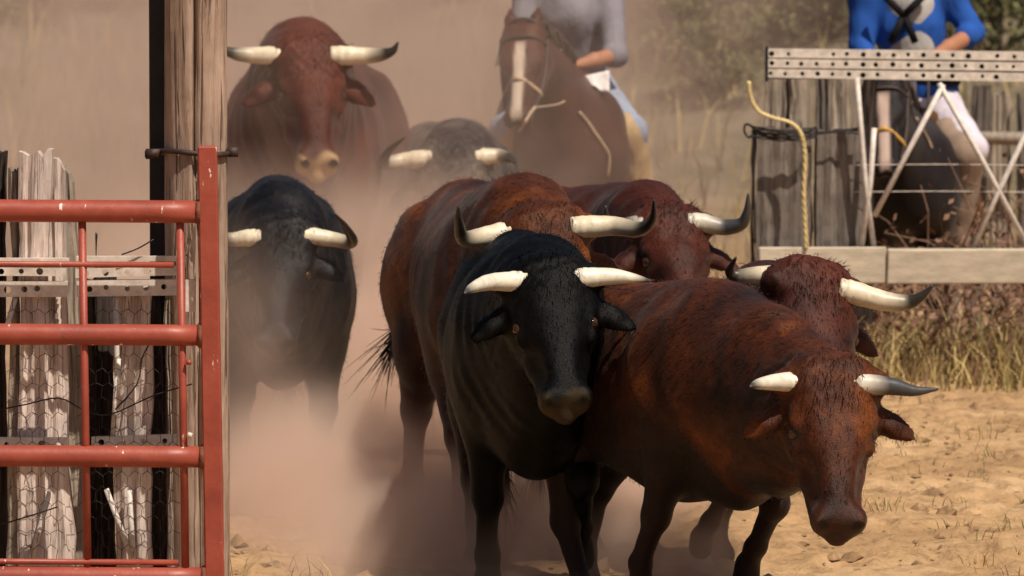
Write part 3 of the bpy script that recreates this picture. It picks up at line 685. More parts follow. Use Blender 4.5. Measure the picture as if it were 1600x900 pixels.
    # legs
    for key, x, y, pose, hind in (('fl', .46, -.19, legs[0], 0), ('fr', .46, .19, legs[1], 0), ('hl', -.56, -.17, legs[2], 1), ('hr', -.56, .17, legs[3], 1)):
        if hind:
            p0 = np.array(P(x, y, .86)); p1 = np.array(P(x + .17 + .12 * (POSE_H[pose][0] + .4), y * 1.12, .62)); a = POSE_H[pose]
            p2 = walk(p1, a[0], .34 * S); p3 = walk(p2, a[1], .30 * S); p4 = walk(p3, a[2], .10 * S)
            s.cone(p0, p1, .20 * S, .125 * S, .09 * S, .8); s.cone(p1, p2, .115 * S, .056 * S, .06 * S)
        else:
            p0 = np.array(P(x, y, .82)); p1 = np.array(P(x - .06, y, .63)); a = POSE_F[pose]
            p2 = walk(p1, a[0], .29 * S); p3 = walk(p2, a[1], .235 * S); p4 = walk(p3, a[2], .10 * S)
            s.cone(p0, p1, .16 * S, .105 * S, .09 * S, .8); s.cone(p1, p2, .098 * S, .056 * S, .05 * S)
        s.ell(p2, np.array([.062, .056, .068]) * S, .03 * S); s.cone(p2, p3, .047 * S, .040 * S, .03 * S)
        s.ell(p3, np.array([.05, .045, .045]) * S, .03 * S); s.cone(p3, p4, .042 * S, .050 * S, .02 * S)
        dr = np.array([math.sin(a[2] + .5), 0, -math.cos(a[2] + .5)])
        s.cone(p4 - dr * .01 * S, p4 + dr * .045 * S, .052 * S, .058 * S, .015 * S)
    me = s.mesh(name + '_body', h, .0035 * S)
    V = verts(me); hp = (V - o) @ A / hs
    nv = np.empty(len(V) * 3, np.float32); me.vertices.foreach_get('normal', nv); nv = nv.reshape(-1, 3)
    # ribs, hip bones, neck folds, forehead curls
    X, Y, Z = V[:, 0] / S, V[:, 1] / K, V[:, 2] / S
    rib = .0032 * np.sin((X + .18 * Z) * 88) * sstep(-.42, -.28, X) * sstep(.26, .10, X) * sstep(.62, .75, Z) * sstep(1.12, 1.0, Z) * sstep(.1, .2, np.abs(Y))
    dh = np.linalg.norm(V - (o + A @ np.array([.12, 0, -.1]) * hs), axis=1) / hs
    fold = .0042 * (np.sin(dh * 70 + 4 * np.sin(Y * 7 + Z * 5)) * (.6 + .4 * np.sin(Z * 23 + Y * 11)) - .3) * sstep(.26, .34, dh) * sstep(.66, .50, dh) * sstep(.30, .42, X)
    curl = .004 * np.sin(hp[:, 0] * 120 + 2 * np.sin(hp[:, 1] * 60)) * np.sin(hp[:, 1] * 95) * sstep(.16, .04, hp[:, 0]) * (dh < .3)
    scap = .010 * np.sin((X - .2) * 20 + Z * 6) * sstep(.1, .25, X) * sstep(.62, .5, X) * sstep(.6, .8, Z) * sstep(.08, .15, np.abs(Y))
    V = V + nv * ((rib + fold + scap) * S + curl * hs)[:, None]
    me.vertices.foreach_set('co', V.astype(np.float32).ravel()); me.update()
    marks = np.zeros((len(V), 3))
    marks[:, 1] = sstep(.43, .475, hp[:, 0] + .02 * np.sin(hp[:, 1] * 50)) * sstep(.105, .07, np.abs(hp[:, 1])) * sstep(-.12, -.07, hp[:, 2]) * sstep(.12, .06, hp[:, 2]) * sstep(.62, .55, hp[:, 0])
    marks[:, 0] = np.maximum(sstep(.55 * S, .30 * S, V[:, 2]) * (V[:, 2] < .6 * S) * .8, belly_shade * sstep(1.0 * S, .62 * S, V[:, 2] + .05 * np.sin(V[:, 0] * 9 + 2 * np.sin(V[:, 2] * 7)))) * (np.linalg.norm(V - o, axis=1) > .7 * hs)  # dark legs are coat; the belly term paints shade into the underside
    marks[:, 2] = sstep(.085 * S, .07 * S, V[:, 2])
    for sg in (-1, 1):
        nd = np.linalg.norm((hp - np.array([.480, sg * .052, -.012])) / np.array([1.2, 1, 1]), axis=1); marks[:, 2] = np.maximum(marks[:, 2], sstep(.026, .012, nd))
        ed = np.linalg.norm((hp - np.array([.15, sg * .115, -.045])) / np.array([1.3, 1, 1]), axis=1); marks[:, 2] = np.maximum(marks[:, 2], .8 * sstep(.040, .024, ed))
    marks[:, 2] = np.maximum(marks[:, 2], .9 * sstep(.010, .004, np.abs(hp[:, 2] + .113)) * sstep(.36, .40, hp[:, 0]) * (hp[:, 0] < .56) * (np.abs(hp[:, 1]) < .12))
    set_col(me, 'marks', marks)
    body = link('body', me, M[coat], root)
    # coat hair: short strands lying back along the body, curly tuft on the poll
    bv = BVHTree.FromPolygons([tuple(x) for x in V], [tuple(p_.vertices) for p_ in me.polygons])
    me.vertices.foreach_get('normal', nb := np.empty(len(V) * 3, np.float32)); nv = nb.reshape(-1, 3)
    hw = sstep(.42, .34, hp[:, 0]) ; inh = (np.linalg.norm(V - (o + A @ np.array([.2, 0, -.06]) * hs), axis=1) < .36 * hs)
    wgt = np.where(inh, hw * 1.3, 1.0) * (V[:, 2] > .48 * S); wgt /= wgt.sum()
    pick = rng.choice(len(V), 15000, p=wgt)
    n_ = nv[pick]; p_ = V[pick] + rng.normal(0, .006, (len(pick), 3)); ih = inh[pick]
    flow = np.where(ih[:, None], A[:, 0] + .25 * A[:, 2], np.array([-.8, 0, -.6])) + rng.normal(0, .30, (len(pick), 3))
    flow -= n_ * np.sum(flow * n_, 1)[:, None]; flow /= np.linalg.norm(flow, axis=1)[:, None] + 1e-6
    Lh = rng.uniform(.014, .030, len(pick)) * np.where(ih, .75, 1.0); tuft = (np.abs(hp[pick][:, 0]) < .09) & (np.abs(hp[pick][:, 1]) < .10) & (hp[pick][:, 2] > -.05)
    Lh = np.where(tuft, Lh * 1.9, Lh); lift = np.where(tuft, .55, .20)
    sd = np.cross(n_, flow); w_ = .0016
    tip = p_ + flow * Lh[:, None] + n_ * (Lh * lift)[:, None]
    VV = np.stack([p_ + sd * w_ - n_ * .002, p_ - sd * w_ - n_ * .002, tip], 1).reshape(-1, 3)
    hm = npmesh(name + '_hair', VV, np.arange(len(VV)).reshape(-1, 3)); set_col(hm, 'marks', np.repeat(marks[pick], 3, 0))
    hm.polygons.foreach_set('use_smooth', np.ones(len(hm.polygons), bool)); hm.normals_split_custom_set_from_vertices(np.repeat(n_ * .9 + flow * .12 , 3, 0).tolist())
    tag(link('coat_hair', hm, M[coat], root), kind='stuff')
    # horns
    for hp_, nm, hm_ in ((hornL, lb, horn[0] if isinstance(horn, tuple) else horn), (hornR, rb, horn[1] if isinstance(horn, tuple) else horn)):
        pts = [fr.loc(at(x, y, d + dd)) for (x, y, dd) in hp_]
        path = spline([o * .45 + pts[0] * .55] + pts, 8); t = np.linspace(0, 1, len(path))
        rad = np.interp(t, [0, .2, .55, .85, 1], np.array([1.0, .98, .72, .32, .10]) * horn_r * hs)
        rad = rad * (1 + .035 * np.sin(t * 60) * np.clip(1 - t * 2.2, 0, 1) + rng.normal(0, .008, len(t))); mb = MB(); mb.tube(path, rad, 16); mb.build('horn', M[hm_], root)
    for sg in (-1, 1):
        e = SDF().ell(H(.15, sg * .107, -.045), np.array([.024, .020, .021]) * hs, .01).mesh('eye', .005)
        link('eye', e, M['eye'], root)
    # tail
    t0 = np.array(P(-.86, 0, 1.12)); tl = tail or [(-.14, 0, -.02), (-.26, .02, -.25), (-.28, .04, -.55), (-.34, .05, -.75)]
    path = spline([t0 + np.array([.06, 0, 0])] + [t0 + np.array(q) * S for q in tl], 7)
    mb = MB(); mb.tube(path, np.interp(np.linspace(0, 1, len(path)), [0, .4, 1], [.035, .022, .015]) * S, 8); tt = mb.build('tail', M[coat], root)
    mb = MB(); end = path[-1]; dr = path[-1] - path[-3]; dr /= np.linalg.norm(dr)
    for i in range(150):
        q = rng.normal(0, .26, 3); L = rng.uniform(.08, .24) * S; b0 = end - dr * .14 * S * rng.uniform(0, 1) + rng.normal(0, .008, 3)
        mb.tube(spline([b0, b0 + (dr + .5 * q) * L * .45 + np.array([0, 0, -.01]), b0 + (dr + q) * L + np.array([0, 0, -.22 * L])], 3), [.0026, .0026, .0026, .0022, .0018, .0013, .0005], 3, False)
    mb.build('tail_tuft', M['tail_hair'], tt)
    return root, fr
HERD = 'bulls running through the gateway'
bull('bull', 'black bull lunging at the centre of the herd, pale horns spread wide, nearest black one', 'bull', 'black_coat', 20.6,
     (806, 441), (914, 434), (884, 612), (835, 384), .55, 3, ('plant', 'bent', 'stand', 'back'),
     [(800, 440, -.02), (765, 441, -.08), (738, 450, -.22), (726, 458, -.38)], [(916, 434, .0), (955, 432, .02), (990, 435, .03), (1018, 439, .05)],
     'horn_pale', 1.0, .92, 1.0, .9, HERD, neck=1.36, head_w=1.13, tail=[(-.12, .05, -.02), (-.2, .08, -.25), (-.2, .08, -.5), (-.2, .10, -.7)])
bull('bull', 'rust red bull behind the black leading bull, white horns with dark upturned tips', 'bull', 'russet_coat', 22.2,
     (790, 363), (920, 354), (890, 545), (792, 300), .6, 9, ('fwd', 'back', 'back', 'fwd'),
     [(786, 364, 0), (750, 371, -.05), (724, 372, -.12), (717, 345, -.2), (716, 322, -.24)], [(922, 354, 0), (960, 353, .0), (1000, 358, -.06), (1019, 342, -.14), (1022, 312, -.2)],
     'horn', 1.12, 1.0, 1.0, 1.05, HERD, belly_shade=.6, tail=[(-.08, -.06, -.02), (-.12, -.14, -.20), (-.12, -.17, -.38), (-.10, -.21, -.45)])
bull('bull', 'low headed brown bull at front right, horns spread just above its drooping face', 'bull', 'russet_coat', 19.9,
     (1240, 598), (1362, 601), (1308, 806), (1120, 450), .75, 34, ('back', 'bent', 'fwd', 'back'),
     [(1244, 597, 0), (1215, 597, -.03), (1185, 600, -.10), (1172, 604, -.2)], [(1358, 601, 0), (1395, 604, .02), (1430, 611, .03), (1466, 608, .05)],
     ('horn_pale', 'horn_grey'), 1.02, 1.0, 1.07, .95, HERD, belly_shade=.9, neck=1.25, head_w=1.12)
bull('bull', 'red bull with its head held over the lowered bull, right horn against the concrete plank', 'bull', 'maroon_coat', 21.0,
     (1220, 435), (1338, 457), (1312, 640), (1150, 450), .75, 48, ('bent', 'back', 'fwd', 'back'),
     [(1222, 433, 0), (1190, 431, .0), (1158, 432, .02), (1140, 425, 0), (1150, 402, -.05)], [(1336, 458, 0), (1380, 470, 0), (1415, 473, 0), (1438, 464, -.02), (1458, 446, -.04)],
     'horn', 1.12, 1.0, 1.0, 1.0, HERD, neck=1.15)
bull('bull', 'dark red bull at the back right, black horn tip pointing up beside the wooden sleeper', 'bull', 'maroon_coat', 24.2,
     (1002, 350), (1096, 348), (1078, 480), (985, 298), .6, 35, ('back', 'bent', 'fwd', 'back'),
     [(1000, 350, 0), (970, 352, .0), (950, 345, -.05), (946, 322, -.1)], [(1096, 348, 0), (1130, 355, 0), (1158, 350, -.03), (1167, 330, -.06), (1169, 302, -.08)],
     'horn_grey', 1.05, 1.0, 1.0, 1.0, HERD)
bull('bull', 'dusty black bull coming through the dust beside the telegraph pole', 'bull', 'black_dusty_coat', 24.75,
     (386, 372), (486, 369), (432, 527), (440, 293), .6, 3, ('bent', 'plant', 'fwd', 'back'),
     [(386, 372, 0), (362, 374, 0), (340, 368, -.05), (334, 345, -.1)], [(486, 369, 0), (520, 374, 0), (550, 378, -.05), (540, 355, -.2), (523, 334, -.3)],
     'horn', 1.0, .95, 1.0, 1.0, HERD, Smin=.93)
bull('bull', 'grey bull half lost in the dust in front of the horse', 'bull', 'grey_coat', 29.1,
     (652, 249), (757, 245), (702, 400), (728, 204), .5, 12, ('stand', 'fwd', 'stand', 'back'),
     [(652, 249, 0), (625, 252, 0), (600, 255, -.06), (608, 236, -.16), (633, 214, -.24)], [(757, 245, 0), (782, 244, 0), (800, 248, -.08), (808, 258, -.2)],
     'horn', 1.2, 1.0, 1.0, 1.05, HERD)
bull('brown_ox', 'tall red brown ox with pale nose running behind the telegraph pole', 'ox', 'ox_coat', 28.3,
     (425, 87), (543, 87), (503, 246), (462, 84), .75, -6, ('bent', 'back', 'fwd', 'back'),
     [(425, 87, 0), (392, 86, 0), (368, 84, -.03), (350, 77, -.06), (342, 62, -.08)], [(543, 87, 0), (575, 87, 0), (598, 85, -.03), (614, 79, -.06), (622, 66, -.08)],
     'horn', 1.22, .95, 1.05, 1.05, HERD)
# ------------------------------------------------------------------ horses and riders
from mathutils.bvhtree import BVHTree
M['mane'] = plain('mane', (.03, .014, .009), .6, .4, 30)
M['strap'] = plain('strap_leather', (.42, .30, .20), .6, .3, 30)
M['strap_dark'] = plain('strap_dark', (.04, .022, .016), .6, .3, 30)
M['brass'] = plain('brass_noseband', (.55, .32, .08), .5, .3, 20)
M['skin'] = plain('skin', (.36, .16, .09), .55, .12, 9, bmp=.05)
def cloth_mat(name, col, sc=7, var=.18):
    m, nt, b = newmat(name); v = mapping(nt, (1, 1, .45)); n = noise(nt, v, sc, 4, .55, .8); f = noise(nt, mapping(nt), 160, 2)
    c = ramp(nt, n.outputs[0], [(.3, tuple(x * (1 - var) for x in col)), (.7, tuple(min(1, x * (1 + var)) for x in col))]).outputs[0]
    nt.links.new(c, b.inputs['Base Color']); b.inputs['Roughness'].default_value = .85; b.inputs['Specular IOR Level'].default_value = .15
    bump(nt, b, n.outputs[0], .7, .03); M[name] = m
cloth_mat('shirt_grey', (.20, .19, .22)); cloth_mat('shirt_blue', (.018, .075, .32)); cloth_mat('jeans', (.26, .30, .40)); cloth_mat('trousers_lilac', (.58, .52, .60)); cloth_mat('chaps_tan', (.42, .29, .16)); cloth_mat('chaps_brown', (.30, .22, .17)); cloth_mat('cloth_white', (.78, .74, .74)); cloth_mat('vest_grey', (.36, .34, .33)); cloth_mat('hat_felt', (.12, .10, .085)); cloth_mat('sash', (.10, .018, .03)); cloth_mat('boot', (.06, .035, .022)); cloth_mat('saddle_leather', (.09, .045, .022)); cloth_mat('straps_black', (.012, .011, .013))
def horse(label, coat, d, lb, rb, nose, withers, dw, th, S, legs, group):
    M_, u, v, w = head_axes(lb, rb, nose, d, .58)
    W = at(*withers, d + dw); th = R(th)
    fr = Frame((W.x - .30 * S * math.sin(th), W.y + .30 * S * math.cos(th), W.z - 1.50 * S), th)
    root = empty('horse', fr.o, fr.rz); tag(root, label, 'horse', group)
    s = SDF(); P = lambda x, y, z, r=None: (x * S, y * S, z * S) if r is None else (x * S, y * S, z * S, r * S)
    s.chain([P(-.78, 0, 1.22, .20), P(-.55, 0, 1.20, .29), P(-.1, 0, 1.13, .335), P(.25, 0, 1.12, .33), P(.50, 0, 1.13, .27)], .12 * S, .82)
    s.chain([P(-.6, 0, 1.38, .12), P(-.15, 0, 1.32, .13), P(.28, 0, 1.42, .08)], .10 * S, .8)
    for sg in (-1, 1):
        s.ell(P(.42, sg * .17, 1.10), np.array([.19, .11, .27]) * S, .08 * S); s.ell(P(-.58, sg * .18, 1.14), np.array([.25, .13, .28]) * S, .08 * S)
        s.ell(P(.60, sg * .10, 1.04), np.array([.10, .10, .15]) * S, .06 * S)
    o = fr.loc(M_); A = np.stack([fr.vec(u), fr.vec(v), fr.vec(w)], 1); H = lambda a, b_, c: o + A @ np.array([a, b_, c])
    s.cone(P(.36, 0, 1.34), H(.0, 0, -.09), .15 * S, .085, .1 * S, .7); s.cone(P(.50, 0, 1.14), H(.08, 0, -.15), .24 * S, .10, .1 * S, .72)
    s.cone(P(.42, 0, 1.25), H(.04, 0, -.12), .21 * S, .10, .1 * S, .75)
    for sg in (-1, 1):
        s.cone(H(.0, sg * .04, -.05), H(.20, sg * .04, -.04), .07, .062, .03); s.ell(H(.17, sg * .085, -.03), np.array([.045, .028, .03]), .02, A)
        s.cone(H(.10, sg * .05, -.15), H(.24, sg * .045, -.14), .08, .065, .03); s.cone(H(.24, sg * .04, -.13), H(.50, sg * .025, -.075), .055, .042, .03)
        s.ell(H(.53, sg * .035, -.035), np.array([.05, .036, .045]), .02, A); s.ell(H(.555, sg * .045, -.015), np.array([.022, .014, .018]), .012, A, True)
        e0, e1 = H(-.01, sg * .055, -.02), H(-.15, sg * .075, -.02)
        s.cone(e0, (e0 + e1) / 2, .028, .030, .02); s.cone((e0 + e1) / 2, e1, .030, .010, .02)
    s.cone(H(.2, 0, -.04), H(.50, 0, -.025), .065, .05, .03)
    PF = {'stand': (.04, .0, .4), 'fwd': (.55, .2, .5), 'back': (-.3, -.45, .1)}; PH = {'stand': (-.40, .05, .4), 'fwd': (-.1, .35, .5), 'back': (-.7, -.3, .1)}
    for x, y, pose, hind in ((.44, -.15, legs[0], 0), (.44, .15, legs[1], 0), (-.60, -.15, legs[2], 1), (-.60, .15, legs[3], 1)):
        if hind:
            p0 = np.array(P(x, y, 1.08)); p1 = np.array(P(x + .18, y, .84)); a = PH[pose]; p2 = walk(p1, a[0], .40 * S); p3 = walk(p2, a[1], .36 * S); p4 = walk(p3, a[2], .12 * S)
            s.cone(p0, p1, .20 * S, .12 * S, .09 * S, .8); s.cone(p1, p2, .11 * S, .055 * S, .06 * S)
        else:
            p0 = np.array(P(x, y, 1.0)); p1 = np.array(P(x - .04, y, .86)); a = PF[pose]; p2 = walk(p1, a[0], .40 * S); p3 = walk(p2, a[1], .30 * S); p4 = walk(p3, a[2], .13 * S)
            s.cone(p0, p1, .15 * S, .10 * S, .09 * S, .8); s.cone(p1, p2, .09 * S, .052 * S, .05 * S)
        s.ell(p2, np.array([.055, .052, .065]) * S, .03 * S); s.cone(p2, p3, .042 * S, .036 * S, .03 * S); s.cone(p3, p4, .045 * S, .045 * S, .02 * S)
        dr = np.array([math.sin(a[2] + .5), 0, -math.cos(a[2] + .5)]); s.cone(p4 - dr * .01, p4 + dr * .05 * S, .05 * S, .062 * S, .015)
    me = s.mesh('horse_body', .0145, .002); V = verts(me); hp = (V - o) @ A; marks = np.zeros((len(V), 3))
    marks[:, 1] = np.maximum(sstep(.034, .018, np.abs(hp[:, 1])) * sstep(.06, .12, hp[:, 0]) * sstep(-.02, .0, hp[:, 2]) * (hp[:, 0] < .62) * .8, 0)
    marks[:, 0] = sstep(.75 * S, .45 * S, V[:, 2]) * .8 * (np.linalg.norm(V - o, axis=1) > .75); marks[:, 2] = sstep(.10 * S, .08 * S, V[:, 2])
    set_col(me, 'marks', marks); body = link('body', me, M[coat], root)
    for sg in (-1, 1): link('eye', SDF().ell(H(.17, sg * .098, -.03), np.array([.022, .016, .02]), .01).mesh('eye', .006), M['eye'], root)
    mb = MB(); a0, a1 = np.array(P(.30, 0, 1.50)), H(-.06, 0, -.03)
    for i in range(110):
        t = rng.random(); p_ = a0 + (a1 - a0) * t + np.array([0, 0, .04 * math.sin(math.pi * t)]); sd = -1 if rng.random() < .8 else 1; L = rng.uniform(.14, .26)
        mb.tube(spline([p_, p_ + np.array([.0, sd * .07, .02]), p_ + np.array([rng.normal(0, .03), sd * (.10 + rng.uniform(0, .05)), -L])], 3), [.010, .010, .009, .008, .006, .004, .002], 4, False)
    mb.build('mane', M['mane'], root)
    t0 = np.array(P(-.93, 0, 1.26)); mb = MB()
    for i in range(40):
        q = rng.normal(0, .035, 3); mb.tube(spline([t0 + np.array([.1, 0, .02]), t0 + np.array([-.06, 0, -.08]) + q * .4, t0 + np.array([-.12, 0, -.45]) + q, t0 + np.array([-.16, 0, -.75]) + q * 1.5], 4), np.linspace(.014, .004, 13), 4, False)
    mb.build('tail', M['mane'], root)
    bvh = BVHTree.FromPolygons([tuple(x) for x in V], [tuple(p_.vertices) for p_ in me.polygons])
    def surf(px, py, off=.012):
        """point of the coat on the sight line through a pixel (design aid)"""
        c = fr.loc((0, 0, CAM_H)); t_ = fr.loc(at(px, py, d)); dr = Vector(t_ - c).normalized(); hit = bvh.ray_cast(Vector(c), dr)
        return np.array(hit[0] - dr * off) if hit[0] is not None else None
    def near(a, b_, c, off=.008):
        q, n_, _, _ = bvh.find_nearest(Vector(H(a, b_, c))); return np.array(q + n_ * off)
    return root, fr, H, near, surf
def band(parent, name, pts, mat, r=.010):
    pts = [p for p in pts if p is not None]
    if len(pts) < 2: return None
    mb = MB(); mb.tube(spline(pts, 5), r, 6); return mb.build(name, M[mat], parent)
def bridle(root, near, nose_mat):
    br = band(root, 'bridle', [near(.02, -.11, -.06), near(-.03, -.05, -.0), near(-.03, .05, 0), near(.02, .11, -.06)], 'strap_dark', .009)
    band(br, 'noseband', [near(.33, -.10, -.12), near(.33, -.09, -.05), near(.33, 0, .03), near(.33, .09, -.05), near(.33, .10, -.12)], nose_mat, .013)
    band(br, 'browband', [near(.07, -.12, -.05), near(.07, -.06, .03), near(.07, .06, .03), near(.07, .12, -.05)], 'strap_dark', .009)
    for sg in (-1, 1): band(br, 'cheek_strap', [near(.02, sg * .11, -.06), near(.18, sg * .12, -.09), near(.33, sg * .10, -.10), near(.45, sg * .08, -.06)], 'strap_dark', .008)
    return br
def hand(s, wr, dr, pn, sd):
    """palm, four curled fingers of unequal length and a thumb; sd = +1 when the thumb lies along dr x pn"""
    wr, dr, pn = map(np.array, (wr, dr, pn)); dr = dr / np.linalg.norm(dr); pn = pn - dr * (pn @ dr); pn /= np.linalg.norm(pn); sx = np.cross(dr, pn) * sd
    s.cone(wr + sx * .018, wr + dr * .075 + sx * .026, .020, .016, .015); s.cone(wr - sx * .016, wr + dr * .07 - sx * .026, .018, .014, .015); s.cone(wr, wr + dr * .075, .02, .016, .015)
    for k, L in enumerate((.068, .076, .070, .056)):
        b_ = wr + dr * .080 + sx * (.030 - .020 * k); k1 = b_ + (dr * .75 + pn * .6) / .96 * L * .48; k2 = k1 + (pn * .95 - dr * .25) * L * .36; k3 = k2 + (-dr * .85 + pn * .2) * L * .30
        s.cone(b_, k1, .0098, .0092, .005); s.cone(k1, k2, .0092, .0084, .005); s.cone(k2, k3, .0084, .0075, .005)
    t0 = wr + dr * .025 + sx * .030; t1 = t0 + (sx * .6 + dr * .6 + pn * .4) * .036; t2 = t1 + (dr * .75 + pn * .6 - sx * .1) * .032
    s.cone(t0, t1, .013, .0105, .008); s.cone(t1, t2, .0105, .0085, .005)
def rider(label, J, mats, group, d):
    """J: sighted joints; limbs reach towards the camera by the third value"""
    w = {k: np.array(at(x, y, d + dd)) for k, (x, y, dd) in J.items()}
    org = w['pelvis'].copy(); root = empty('person', org); tag(root, label, 'person', group)
    L = {k: v_ - org for k, v_ in w.items()}
    up = L['neck'] - L['pelvis']; hd = L['head']; chest = L['chest']
    s = SDF()
    s.cone(L['pelvis'], chest, .13, .13, .06); s.cone(L['shl'], L['shr'], .075, .075, .05); s.cone(L['neck'] - [0, 0, .05], hd - [0, 0, .02], .062, .058, .03)
    s.ell(hd + [0, 0, .07], np.array([.076, .098, .098]), .03); s.ell(hd + [0, -.03, .0], np.array([.058, .068, .075]), .04)            # skull, jaw
    s.cone(hd + [0, -.105, .06], hd + [0, -.122, .022], .011, .017, .012); s.cone(hd + [-.022, -.094, -.02], hd + [.022, -.094, -.02], .010, .010, .008)   # nose, lips
    s.ell(hd + [0, -.085, -.055], np.array([.026, .024, .020]), .02)
    for sg in (-1, 1):
        s.ell(hd + [sg * .03, -.096, .062], np.array([.016, .014, .011]), .006, None, True); s.cone(hd + [sg * .014, -.096, .083], hd + [sg * .05, -.084, .083], .010, .008, .01)
        s.ell(hd + [sg * .078, .005, .04], np.array([.012, .022, .034]), .01)
    for q in 'lr':
        s.cone(L['sh' + q], L['el' + q], .052, .040, .03); s.cone(L['el' + q], L['el' + q] * .45 + L['wr' + q] * .55, .043, .038, .03); s.cone(L['el' + q] * .45 + L['wr' + q] * .55, L['wr' + q], .038, .026, .02)
        dr = L['wr' + q] - L['el' + q]; hand(s, L['wr' + q], dr, [0, -.3, -1], 1 if q == 'l' else -1)
        s.cone(L['hip' + q], L['kn' + q], .085, .06, .05); s.cone(L['kn' + q], L['an' + q], .058, .040, .03)
    link('body', s.mesh('person_body', .0066), M['skin'], root)
    for sg in (-1, 1): link('eye', SDF().ell(hd + np.array([sg * .03, -.086, .062]), np.array([.012, .012, .011]), .01).mesh('eye', .004), M['eye'], root)
    # shirt
    s = SDF(); s.cone(L['pelvis'] + [0, 0, .08], chest, .155, .175, .06, 1.0); s.cone(L['shl'], L['shr'], .095, .095, .06); s.cone(chest, (L['shl'] + L['shr']) / 2, .17, .13, .06)
    s.ell(L['pelvis'] + [0, 0, .06], np.array([.19, .16, .13]), .05)
    for q in 'lr':
        e = L['el' + q] + (L['wr' + q] - L['el' + q]) * mats.get('sleeve', .05); s.cone(L['sh' + q], L['el' + q], .080, .060, .05); s.cone(L['el' + q], e, .060, .056, .02)
        s.cone(e - (e - L['el' + q]) * .2, e, .058, .060, .01)
    s.cone(L['neck'] - [0, 0, .06], L['neck'] + [0, -.005, .0], .085, .072, .02)
    sm = s.mesh('shirt', .011, .005); V = verts(sm); link('shirt', sm, M[mats['shirt']], root)
    # trousers, chaps, boots
    s = SDF(); s.ell(L['pelvis'] - [0, 0, .03], np.array([.175, .16, .15]), .05)
    for q in 'lr':
        s.cone(L['hip' + q], L['kn' + q], .118, .084, .06); s.cone(L['kn' + q], L['kn' + q] * .3 + L['an' + q] * .7, .082, .062, .04)
    link('trousers', s.mesh('trousers', .012, .006), M[mats['trousers']], root)
    for q in 'lr':
        k, a, hp = L['kn' + q], L['an' + q], L['hip' + q]; t0 = hp * .45 + k * .55; sd = -1 if q == 'l' else 1
        s = SDF(); s.cone(t0 + [-sd * .03, -.02, -.03], k + [-sd * .02, 0, -.02], .105, .090, .05); s.cone(k + [-sd * .01, 0, 0], a, .092, .078, .04)
        link('chaps', s.mesh('chaps', .012, .005), M[mats['chaps']], root)
        s = SDF(); s.cone(a + [0, .02, .08], a + [0, .02, -.04], .058, .052, .02); s.cone(a + [0, .03, -.06], a + [sd * .03, -.14, -.085], .045, .036, .02); s.ell(a + [sd * .02, -.07, -.10], np.array([.045, .12, .014]), .01)
        link('boot', s.mesh('boot', .009), M['boot'], root)
    # hat
    s = SDF(); s.ell(hd + [0, -.005, .155], np.array([.088, .105, .075]), .02); s.ell(hd + [0, -.005, .112], np.array([.185, .205, .016]), .015); link('hat', s.mesh('hat', .010), M['hat_felt'], root)
    bl = MB(); c = L['pelvis'] + np.array([0, 0, .10]); bl.tube([c + np.array([.178 * math.cos(a), .165 * math.sin(a), .008 * math.sin(3 * a)]) for a in np.linspace(0, 2 * math.pi, 30)], .022, 6, False); bl.build('sash', M[mats['sash']], root)
    return root, L, sm
def cloth_flap(name, pts, mat, parent, thick=.006):
    """small folded cloth: a grid between corner points, rippled, with thickness"""
    a, b_, c, dd = [np.array(p) for p in pts]; n = 9; V = []; nr = np.cross(b_ - a, dd - a); nr = nr / np.linalg.norm(nr)
    for f in (0, 1):
        for i in range(n):
            for j in range(n):
                u_, v_ = i / (n - 1), j / (n - 1); V.append((a * (1 - u_) + b_ * u_) * (1 - v_) + (dd * (1 - u_) + c * u_) * v_ + nr * (.018 * math.sin(u_ * 9 + v_ * 3) * v_ + thick * f))
    g = lambda f, i, j: f * n * n + i * n + j; Fc = []
    for i in range(n - 1):
        for j in range(n - 1): Fc += [(g(0, i, j), g(0, i + 1, j), g(0, i + 1, j + 1), g(0, i, j + 1)), (g(1, i, j + 1), g(1, i + 1, j + 1), g(1, i + 1, j), g(1, i, j))]
        Fc += [(g(0, i, 0), g(1, i, 0), g(1, i + 1, 0), g(0, i + 1, 0)), (g(0, i + 1, n - 1), g(1, i + 1, n - 1), g(1, i, n - 1), g(0, i, n - 1)), (g(0, 0, i + 1), g(1, 0, i + 1), g(1, 0, i), g(0, 0, i)), (g(0, n - 1, i), g(1, n - 1, i), g(1, n - 1, i + 1), g(0, n - 1, i + 1))]
    return MB().add(V, Fc).build(name, M[mat], parent)
def saddle(label, pos, rz, S=1):
    root = empty('saddle', pos, rz); tag(root, label, 'saddle')
    s = SDF(); s.cone((.22, 0, .02), (-.22, 0, .02), .10, .12, .05, 1.6); s.ell((.25, 0, .10), np.array([.05, .12, .08]), .04); s.ell((-.26, 0, .10), np.array([.05, .18, .09]), .04)
    link('seat', s.mesh('seat', .014), M['saddle_leather'], root)
    for sg in (-1, 1):
        s = SDF(); s.cone((.10, sg * .20, -.02), (.14, sg * .30, -.42), .07, .09, .04, .5); link('flap', s.mesh('flap', .014), M['saddle_leather'], root)
    return root
